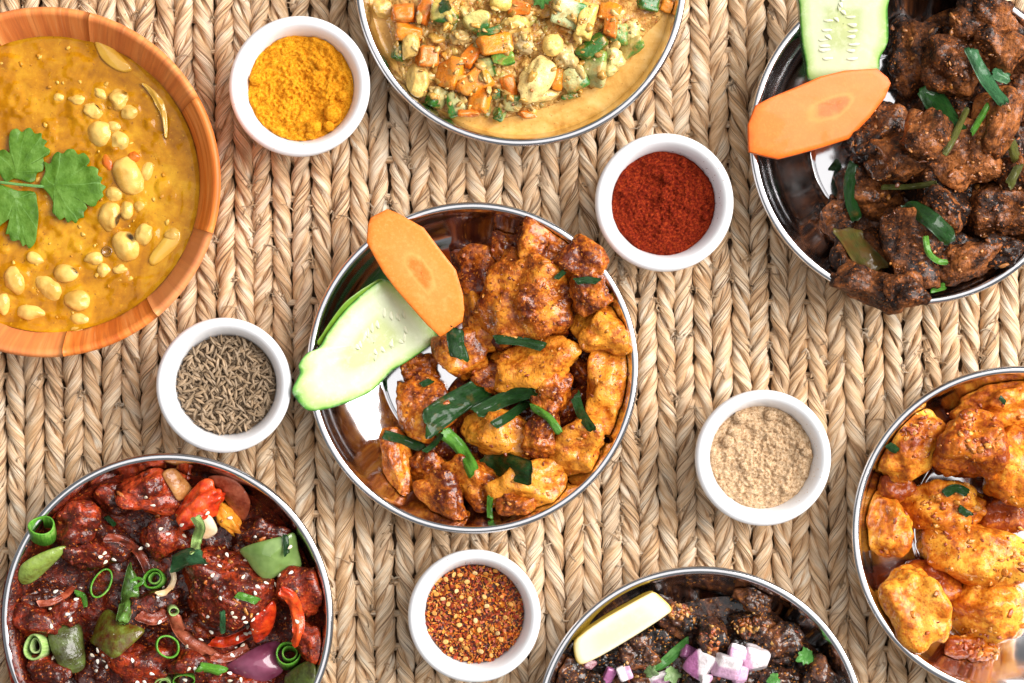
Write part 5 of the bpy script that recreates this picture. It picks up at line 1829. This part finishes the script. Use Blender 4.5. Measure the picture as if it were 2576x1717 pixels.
VE = [
    ('carrot_cube', 410, 215, 92, 62, 0, OR, None, 'orange carrot cube near the left rim of the stew'),
    ('carrot_cube', 370, 90, 75, 75, 0, OR2, None, 'upper left carrot cube at the top edge of the photo'),
    ('carrot_cube', 515, 70, 60, 90, 30, OR2, None, 'thin slanted carrot piece at the upper left of the stew'),
    ('zucchini_cube', 655, 85, 95, 70, 10, ZF, ZS, 'pale zucchini piece at the top left of the stew'),
    ('zucchini_cube', 872, 155, 92, 82, 4, (.70, .60, .19), ZS, 'big square zucchini cube with a green top'),
    ('zucchini_skin', 960, 215, 85, 24, -15, ZS, ZF, 'flat dark green zucchini skin below the square cube'),
    ('carrot_cube', 1000, 315, 112, 76, -12, OR, None, 'broad carrot piece in the middle of the stew'),
    ('cauliflower_bit', 1140, 180, 95, 68, 0, CAU, None, 'creamy lump at the upper middle of the stew'),
    ('cauliflower_bit', 420, 310, 60, 70, 0, CAU, None, 'creamy lump at the left of the stew'),
    ('zucchini_cube', 345, 350, 55, 60, 30, (.10, .16, .06), ZS, 'dark zucchini piece sunk at the left rim'),
    ('carrot_cube', 525, 385, 80, 68, 0, OR2, None, 'small carrot cube left of the middle'),
    ('carrot_cube', 692, 492, 92, 112, 20, OR, None, 'large carrot chunk at the lower left of the stew'),
    ('carrot_cube', 835, 380, 50, 85, 35, OR2, None, 'leaning carrot piece left of the broad middle one'),
    ('zucchini_cube', 942, 460, 75, 62, 0, (.40, .40, .14), ZS, 'soft zucchini chunk below the broad carrot piece'),
    ('zucchini_skin', 1052, 408, 72, 44, -14, (.16, .34, .04), ZS, 'bright green zucchini half slice in the middle'),
    ('carrot_cube', 850, 570, 118, 78, -28, OR, None, 'wide bright carrot piece near the bottom of the stew'),
    ('cauliflower_bit', 465, 560, 80, 115, 0, CAU, None, 'tall creamy lump at the lower left rim'),
    ('zucchini_cube', 605, 672, 65, 72, 20, (.52, .46, .18), ZS, 'zucchini wedge at the lower left edge of the stew'),
    ('zucchini_cube', 742, 712, 72, 88, -12, (.62, .60, .24), (.06, .26, .03), 'zucchini wedge with a bright green skin at the bottom'),
    ('carrot_cube', 900, 690, 64, 88, 5, OR, None, 'pale orange carrot piece at the bottom middle'),
    ('carrot_cube', 820, 775, 68, 30, 0, OR2, None, 'carrot sliver at the very bottom of the stew'),
    ('carrot_cube', 1092, 600, 45, 75, -20, OR2, None, 'reddish carrot strip beside the large garlic clove'),
    ('zucchini_cube', 1120, 705, 66, 55, 10, (.46, .42, .16), (.10, .20, .04), 'soft zucchini piece below the reddish carrot strip'),
    ('zucchini_cube', 1032, 770, 42, 52, 20, (.30, .38, .12), ZS, 'small green zucchini tip at the bottom'),
    ('carrot_cube', 1222, 785, 62, 26, -5, OR2, None, 'carrot sliver in the broth below the garlic clove'),
    ('zucchini_skin', 1002, 645, 34, 36, 0, (.03, .12, .03), ZS, 'tiny dark green bit near the bottom middle'),
    ('zucchini_cube', 1490, 70, 118, 98, 15, (.60, .66, .34), (.06, .26, .05), 'large green zucchini chunk at the top right'),
    ('potato_chunk', 1632, 145, 62, 120, 14, PALE, None, 'pale upright potato chunk at the upper right of the stew'),
    ('carrot_cube', 1165, 45, 75, 52, 0, OR2, None, 'carrot cube at the top middle'),
    ('carrot_cube', 1435, 545, 42, 76, 12, OR, None, 'narrow carrot strip right of the large garlic clove'),
    ('zucchini_cube', 1690, 470, 75, 125, 15, (.50, .46, .18), (.20, .32, .06), 'tall zucchini slice near the right edge of the stew'),
    ('zucchini_cube', 1545, 540, 88, 78, -25, (.62, .58, .24), (.05, .20, .03), 'zucchini cube with green lower skin at the right'),
    ('zucchini_skin', 1660, 325, 112, 58, -40, ZS, (.05, .22, .04), 'shiny dark green zucchini skin slab at the right'),
    ('zucchini_cube', 1848, 235, 58, 70, 0, (.30, .46, .16), (.08, .28, .05), 'light green zucchini cube near the right rim'),
    ('carrot_cube', 1790, 70, 70, 66, 10, OR, None, 'carrot cube at the top right'),
    ('carrot_cube', 1795, 190, 42, 80, 10, OR2, None, 'carrot strip left of the light green zucchini cube'),
    ('cauliflower_bit', 1800, 420, 58, 82, 0, (.80, .66, .24), None, 'yellow soft lump at the right edge of the stew'),
    ('cauliflower_bit', 1950, 205, 58, 70, 0, (.84, .62, .24), None, 'pale yellow lump at the far right of the stew'),
    ('zucchini_cube', 1945, 325, 88, 52, -25, (.52, .40, .12), (.12, .26, .04), 'zucchini slice at the far right of the stew'),
    ('zucchini_skin', 2050, 30, 75, 48, 10, ZS, (.04, .2, .03), 'dark green zucchini skin piece at the top right corner'),
    ('carrot_cube', 2185, 40, 46, 44, 20, OR, None, 'carrot tip in the broth at the top right rim'),
    ('zucchini_skin', 1512, 662, 56, 20, -12, ZS, ZF, 'sunken green zucchini sliver in the broth'),
    ('cauliflower_bit', 225, 60, 65, 60, 0, (.76, .46, .12), None, 'yellow lump in the broth at the top left'),
    ('cauliflower_bit', 1350, 650, 110, 42, -15, (.76, .52, .18), None, 'soft yellow lump under the large garlic clove'),
    ('cauliflower_bit', 760, 250, 70, 45, 0, (.55, .38, .14), None, 'soft brown lump below the square zucchini cube'),
    ('cauliflower_bit', 1190, 290, 75, 60, 0, (.66, .48, .22), None, 'soft pale lump above the large garlic clove'),
    ('cauliflower_bit', 1490, 400, 70, 75, 0, (.66, .48, .2), None, 'soft lump right of the round chickpea'),
]
R = random.Random(4)
for nm, x, y, rx, ry, rot, c0, c1, lab in VE:
    b_, l_, f_ = (1.2, .22, .85)
    dr = R.choice([(0, 1, .2), (1, .2, 0), (-.5, -1, .2), (.6, -.8, .2), (0, 1, .5)])
    if nm == 'cauliflower_bit':
        b_, l_ = .2, 1.1
    if nm == 'zucchini_skin':
        dr, f_ = (0, -.5, -1), .7
    if 'green lower skin' in lab:
        dr = (.3, -1, 0)
    if 'bright green skin' in lab:
        dr = (-1, -.3, .2)
    dice(D, K, nm, VEG, x, y, rx * .95, ry * .95, rot, lab, nm.replace('_', ' '), c0, c1, dr, .5, b_, l_, f_, .25, 4, var=.14, tilt=.22)
GAR = wet('soft_garlic', 200, (.30, .14, .04), (.2, .4), .4, .25, (.80, .48, .10), .3)
dice(D, K, 'garlic_clove', GAR, 1282, 532, 102, 175, 28, 'large pale yellow garlic clove lying on the vegetable stew', 'garlic clove', (.90, .66, .25), box=.1, lump=.15, irr=.6, flat=.7, sink=.5, tilt=.08, level=5, cuts=5)
dice(D, K, 'chickpea', GAR, 1396, 308, 66, 72, 0, 'round yellow chickpea above the large garlic clove', 'chickpea', (.90, .62, .18), box=.05, lump=.1, flat=1, sink=.6, cuts=0)
dice(D, K, 'chickpea', GAR, 1042, 12, 76, 56, 0, 'round yellow chickpea at the top edge of the photo', 'chickpea', (.92, .64, .15), box=.05, lump=.1, flat=1, sink=.6, cuts=0)
leafy(D, K, 1318, -18, 66, CIL, 'frilly green herb leaf at the top edge of the stew', 9, 6, name='herb_leaf')
leafy(D, K, 650, 35, 50, G_DARK, 'dark herb leaf on the pale zucchini at the top left', 10, 4, name='herb_leaf')
crumbs(D, K, 'creamy_lump', MASHL, [(280, -40, 2120, 780)] * 3, 150, .0010, .0028, 'creamy mashed bits clinging to the diced vegetables', 'mash bits', [(.68, .44, .12), (.74, .50, .16), (.60, .32, .06), (.52, .28, .05)], 33, .006)
crumbs(D, K, 'stew_bit', CRUMB, [(260, -20, 2150, 800)] * 3, 150, .0004, .0011, 'soft lentils and spice bits scattered over the vegetable stew', 'stew bits',
       [(.62, .42, .16), (.72, .52, .22), (.52, .20, .03), (.20, .17, .04), (.76, .60, .30), (.40, .14, .03)], 15, .006)

# ================================================================== bean curry in the wooden bowl
K = Crop(0, 0, .5864)
SOUP = m_soup('bean_curry', (.29, .10, .001), (.46, .185, .002), (.62, .31, .012), 34, .07, (.22, .08, .01))
zc = .0362
D = Dish('curry', 112, 457, lambda q: .03, .05)
rs_ = float(np.interp(zc, [.033, .041, .0475], [.0625, .0665, .0706])) * WS + .0002
BN = [
    (560, 482, 42, 32, 0, 0, .5, 'smooth yellow bean at the upper right of the curry'),
    (510, 425, 42, 48, 20, 1, .5, 'split bean with a black tip near the top of the bean trail'),
    (432, 400, 36, 22, 45, 0, .4, 'slim bean sliver at the top of the bean trail'),
    (330, 425, 38, 28, 0, 1, .4, 'broken bean with a dark eye left of the bean trail'),
    (402, 475, 46, 36, 30, 1, .45, 'crumpled bean below the slim sliver'),
    (430, 570, 62, 58, 30, 0, .4, 'sunken bean pair left of a round bean'),
    (515, 605, 44, 46, 0, 0, .4, 'round half sunken bean above the biggest bean'),
    (552, 757, 60, 88, -28, 0, .55, 'biggest pale bean at the right of the cilantro'),
    (490, 832, 38, 34, 0, 0, .4, 'small bean under the tip of the cilantro leaf'),
    (470, 926, 50, 62, 15, 2, .55, 'black-eyed bean right of the cilantro leaf'),
    (545, 902, 30, 42, 0, 0, .5, 'small pale bean touching the black-eyed one'),
    (620, 1003, 40, 52, 25, 0, .45, 'oval bean at the right below the middle'),
    (542, 1057, 52, 68, -20, 3, .55, 'large black-eyed bean with a dark crack'),
    (405, 1108, 42, 30, -8, 0, .5, 'pale bean left of the dark bubble'),
    (288, 1172, 56, 40, 5, 3, .45, 'bean with a dark slit at the lower middle'),
    (62, 1200, 44, 60, -8, 0, .6, 'plump bean at the lower left of the curry'),
    (210, 1228, 44, 70, -45, 0, .4, 'long sunken bean at the lower left'),
    (332, 1285, 60, 46, 12, 0, .55, 'plump bean near the bottom of the curry'),
    (132, 1340, 58, 34, 5, 0, .45, 'flat bean by the lower left rim'),
    (12, 1302, 32, 48, 0, 0, .5, 'bean cut by the left edge of the photo'),
    (445, 1157, 30, 32, 0, 0, .4, 'small bean below the dark bubble'),
    (515, 1155, 32, 22, 0, 0, .35, 'half sunken bean right of the bubble'),
    (345, 1367, 44, 26, 0, 0, .35, 'sunken bean near the bottom rim'),
    (632, 735, 28, 48, 10, 0, .3, 'sunken bean right of the biggest bean'),
    (150, 1108, 38, 26, 20, 0, .4, 'small broken bean below the cilantro'),
    (742, 1010, 38, 34, 0, 0, .4, 'bean at the end of the pale onion petal at the lower right'),
    (600, 880, 26, 28, 0, 0, .35, 'small bean bit right of the small pale bean'),
    (330, 1412, 28, 14, 0, 0, .4, 'bean tip touching the bottom rim of the bowl'),
    (253, 417, 24, 18, 0, 0, .35, 'tiny pale bean bit at the far left of the trail'),
    (490, 545, 34, 26, 20, 0, .35, 'small bean fragment above the round sunken bean'),
    (575, 675, 30, 26, 30, 0, .35, 'reddish tomato bit above the biggest bean'),
    (465, 700, 26, 48, -15, 0, .3, 'reddish tomato skin left of the biggest bean'),
]
NR = 130
r = np.linspace(0, 1, NR) ** .75 * rs_
a = np.linspace(0, 2 * math.pi, 300, endpoint=False)
V = np.stack([np.outer(r, np.cos(a)), np.outer(r, np.sin(a)), np.zeros((NR, 300))], -1).reshape(-1, 3)
rr = np.hypot(V[:, 0], V[:, 1]) / rs_
V[:, 2] = zc + .0006 * fbm(V * 70, 3, 3) + .0008 * np.maximum(0, fbm(V * 190, 6, 2) - .1) + .0007 * np.clip((rr - .96) / .04, 0, 1) ** 2
V[:, :2] += D.c[:2]
MENI = np.zeros(len(V))   # the sauce swells around each bean and over sunken bits
for (x, y, rx, ry, rot, eye, up, lab) in BN:
    p = PW(*K(x, y), zc)
    w = MM(max(rx, ry) * K.k, .04)
    d = np.hypot(V[:, 0] - p[0], V[:, 1] - p[1]) / w
    MENI = np.maximum(MENI, .0006 * (.5 + up) * np.exp(-np.maximum(d - .8, 0) ** 2 * 7.5))
R = random.Random(77)
for q in range(46):
    a_, t_ = R.uniform(-1.9, 1.5), R.random() ** .5
    p = np.array([D.c[0] + math.cos(a_) * t_ * .058, D.c[1] + math.sin(a_) * t_ * .058])
    w = R.uniform(.003, .0055)
    e = R.uniform(.5, 1)
    dx, dy = V[:, 0] - p[0], V[:, 1] - p[1]
    ca, sa = math.cos(q), math.sin(q)
    d = np.hypot((dx * ca + dy * sa) / w, (dy * ca - dx * sa) / (w * e))
    MENI = np.maximum(MENI, R.uniform(.0002, .0006) * np.exp(-d ** 2 * 1.2))
V[:, 2] += MENI
MCOL = np.repeat(np.clip(MENI / .0007, 0, 1)[:, None], 3, 1)
F = grid_faces(NR, 300, True)
world_obj('curry_sauce', V, F, SOUP, col=MCOL, label='golden yellow curry sauce filling the wooden bowl', cat='curry', kind='stuff')
D.add(V, F, 'base')
BEAN = NB('bean_skin')
_v = BEAN.co()
_f = BEAN.noise(_v, 120, 3)
_c = BEAN.mix(BEAN.ramp(_f, [(.36, .6), (.56, .0)]), BEAN.col(), (.49, .215, .012))
BEAN.set(Base_Color=_c, Roughness=.22)
BEAN.b.inputs['Specular IOR Level'].default_value = .4
BEAN.bump((BEAN.noise(_v, 300, 3), .0006, .5))
BEAN = BEAN.m
YB = (.76, .48, .12)
N, F = ico(4)
for q, (x, y, rx, ry, rot, eye, up, lab) in enumerate(BN):
    sx, sy = K(x, y)
    wx, wy = MM(rx * K.k, .04), MM(ry * K.k, .04)
    wz = min(wx, wy) * .8
    bx = .16 * (N[:, 1] ** 2) * wx * (1 if q % 2 else -1)
    V = N * np.array([wx, wy, wz]) * (1 + .15 * vn(N * 1.6, q + 60) + (.07 if eye == 1 else .02) * vn(N * 4, q))[:, None]
    V[:, 0] += bx
    tom = 'tomato' in lab
    col = np.ones((len(V), 3)) * np.array((.62, .12, .012) if tom else YB) * (1 + .12 * vn(N * 2, q))[:, None]
    if eye:
        e = {1: (.3, .8, .4), 2: (.9, -.1, .38), 3: (.72, .45, .45)}[eye]
        e = np.array(e) / np.linalg.norm(e)
        d = (N @ e)
        k = np.clip((d - (.83 if eye == 2 else .87)) * 9 + .5 * vn(N * 5, q), 0, 1)[:, None]
        col = col * (1 - k) + np.array((.03, .02, .012)) * k
        V -= e * np.clip((d - .88) * 5, 0, 1)[:, None] * wz * .14
    V = rotz(V, -math.radians(rot))
    z = zc - wz * (1 - 2 * (up * .74)) * .95 + .0007
    put('tomato_bit' if tom else 'bean', mesh('bean', V, F, None, col), BEAN, PW(sx, sy, z), label=lab, cat='tomato bit' if tom else 'bean', group=None if tom else 'beans in the curry')
    D.add(V + PW(sx, sy, z), F, 'food')
ONY = m_simple('curried_onion', (.58, .28, .018), (.76, .46, .07), 60, .14, .4, .0003)
zf = lambda x, y: zc - .0006
slab(D, K, 'onion_petal', ONY, [(408, 165), (480, 200), (540, 258), (570, 298), (535, 312), (480, 290), (430, 240)], lambda x, y: zc - .001, .0022, .001, .0008, 'pale onion petal at the top rim of the curry', 'onion petal', 5, core=(490, 250))
ribbon(D, K, 'onion_petal', ONY, [(612, 355), (665, 410), (700, 480), (712, 590)], 40, 'thin curved onion petal by the right rim of the curry', 'onion petal', .6, .0012, .6, taper=(.3, .3))
slab(D, K, 'onion_petal', ONY, [(640, 1110), (680, 1050), (740, 985), (778, 990), (775, 1040), (720, 1100), (660, 1140)], lambda x, y: zc - .0012, .002, .0012, .0008, 'sunken onion petal at the lower right of the curry', 'onion petal', 5, core=(710, 1060))
# bubble
V, F = revolve(np.array([(0, .0001), (.0012, .0002), (.0017, .0008), (.0021, .0011), (.0025, .0003)]), 28)
put('sauce_bubble', mesh('sauce_bubble', V, F[:, ::-1]), m_simple('bubble_skin', (.14, .055, .004), (.26, .11, .01), 300, .08, .6), PW(*K(460, 1078), zc + .0003), label='small dark bubble on the curry surface between beans', cat='bubble')
crumbs(D, K, 'curry_bit', BEAN, [(0, 160, 830, 1400)] * 2, 0, .0004, .001, 'tiny bits', 'bits', [(.7, .4, .06)], 2, -1)
A = Acc()
R = random.Random(31)
N2, F2 = ico(2)
for q in range(110):
    x, y = R.uniform(-60, 830), R.uniform(150, 1410)
    if (x - 191) ** 2 + (y - 779) ** 2 > 610 ** 2:
        continue
    r_ = R.uniform(.0003, .0011)
    V = rotz(N2 * r_ * np.array([1.3, .9, .6]) * (1 + .35 * vn(N2 * 2, q))[:, None], R.uniform(0, 6))
    A.add(V + PW(*K(x, y), zc + .0003), F2, None, np.array(R.choice([(.70, .40, .06), (.78, .50, .10), (.60, .26, .02), (.74, .44, .08), (.52, .22, .02)])) * R.uniform(.85, 1.1))
put('curry_bit', A.me('curry_bit'), BEAN, label='tiny bits of bean and spice floating on the curry', cat='curry bits', kind='stuff')

# cilantro sprig on the curry
CILB = NB('fresh_cilantro')
_v = CILB.co()
_s = CILB.sep(CILB.uv())
_g = CILB.noise(_v, 130, 4, .6)
_w = CILB.math('ABSOLUTE', CILB.math('SINE', CILB.math('ADD', CILB.math('MULTIPLY', _s[1], 22.0), CILB.math('MULTIPLY', _g, 1.2))))
_c = CILB.ramp(_g, [(.3, (.040, .105, .005)), (.5, (.078, .18, .013)), (.72, (.14, .27, .038))])
_c = CILB.mix(CILB.ramp(_w, [(.0, .4), (.09, 0.0)]), _c, (.24, .44, .14))
CILB.set(Base_Color=_c, Roughness=.42)
CILB.b.inputs['Specular IOR Level'].default_value = .3
CILB.bump((_w, .0002, .3), (_g, .001, .5), (CILB.noise(_v, 420, 3), .0006, .6))
CILB = CILB.m
sp = put('cilantro_sprig', None, None, PW(*K(100, 790), zc), label='fresh green cilantro sprig with lobed leaflets on the curry', cat='cilantro sprig')
LF = [
    ([(-20, 690), (-5, 650), (20, 640), (42, 655), (38, 610), (45, 565), (72, 550), (95, 566), (112, 552), (132, 548), (150, 572), (178, 570), (180, 592), (203, 605), (190, 625), (214, 640), (210, 662), (186, 668), (190, 700), (184, 732), (160, 742),
      (150, 775), (128, 782), (100, 775), (60, 765), (20, 778)], (70, 740), .0018, 'leaflet'),
    ([(172, 792), (185, 760), (196, 730), (188, 692), (215, 702), (228, 668), (248, 650), (270, 658), (290, 640), (318, 640), (335, 662), (362, 655), (386, 688), (372, 712), (398, 712), (422, 726), (420, 750), (440, 762), (432, 785), (455, 800),
      (440, 822), (444, 842), (420, 862), (410, 882), (384, 884), (352, 855), (375, 890), (360, 910), (360, 932), (338, 938), (326, 958), (308, 945), (290, 955), (280, 932), (258, 944), (240, 925), (224, 908), (232, 880), (218, 845), (195, 815)], (235, 795), .0022, 'leaflet'),
    ([(-20, 800), (30, 800), (80, 818), (148, 822), (160, 870), (166, 920), (160, 985), (152, 1038), (126, 1066), (112, 1048), (98, 1056), (84, 1030), (62, 1034), (46, 1028), (40, 1005), (24, 1000), (44, 940), (10, 960), (-25, 975)], (65, 850), .0014, 'leaflet'),
]
for out, core, lift, nm in LF:
    c0 = K(*core)
    base = PW(c0[0], c0[1], zc)

    def zf(x, y, base=base, lift=lift):
        dx, dy = x - base[0], y - base[1]
        return zc + lift + .0008 + .0012 * vn(np.array([[x * 95, y * 95, 1.3]]), 5)[0] + .0005 * vn(np.array([[x * 320, y * 320, .3]]), 8)[0] - 2.2 * (dx * dx + dy * dy)
    slab(D, K, nm, CILB, out, zf, .0005, .0002, .00015, n=3, parent=sp, core=core)
ribbon(D, K, 'stem', CIL, [(-60, 775), (10, 782), (100, 792), (190, 800)], 17, curl=.9, th=.0006, parent=sp, z=[zc + .003, zc + .0045, zc + .004, zc + .0035], tone=.9, wave=.02)
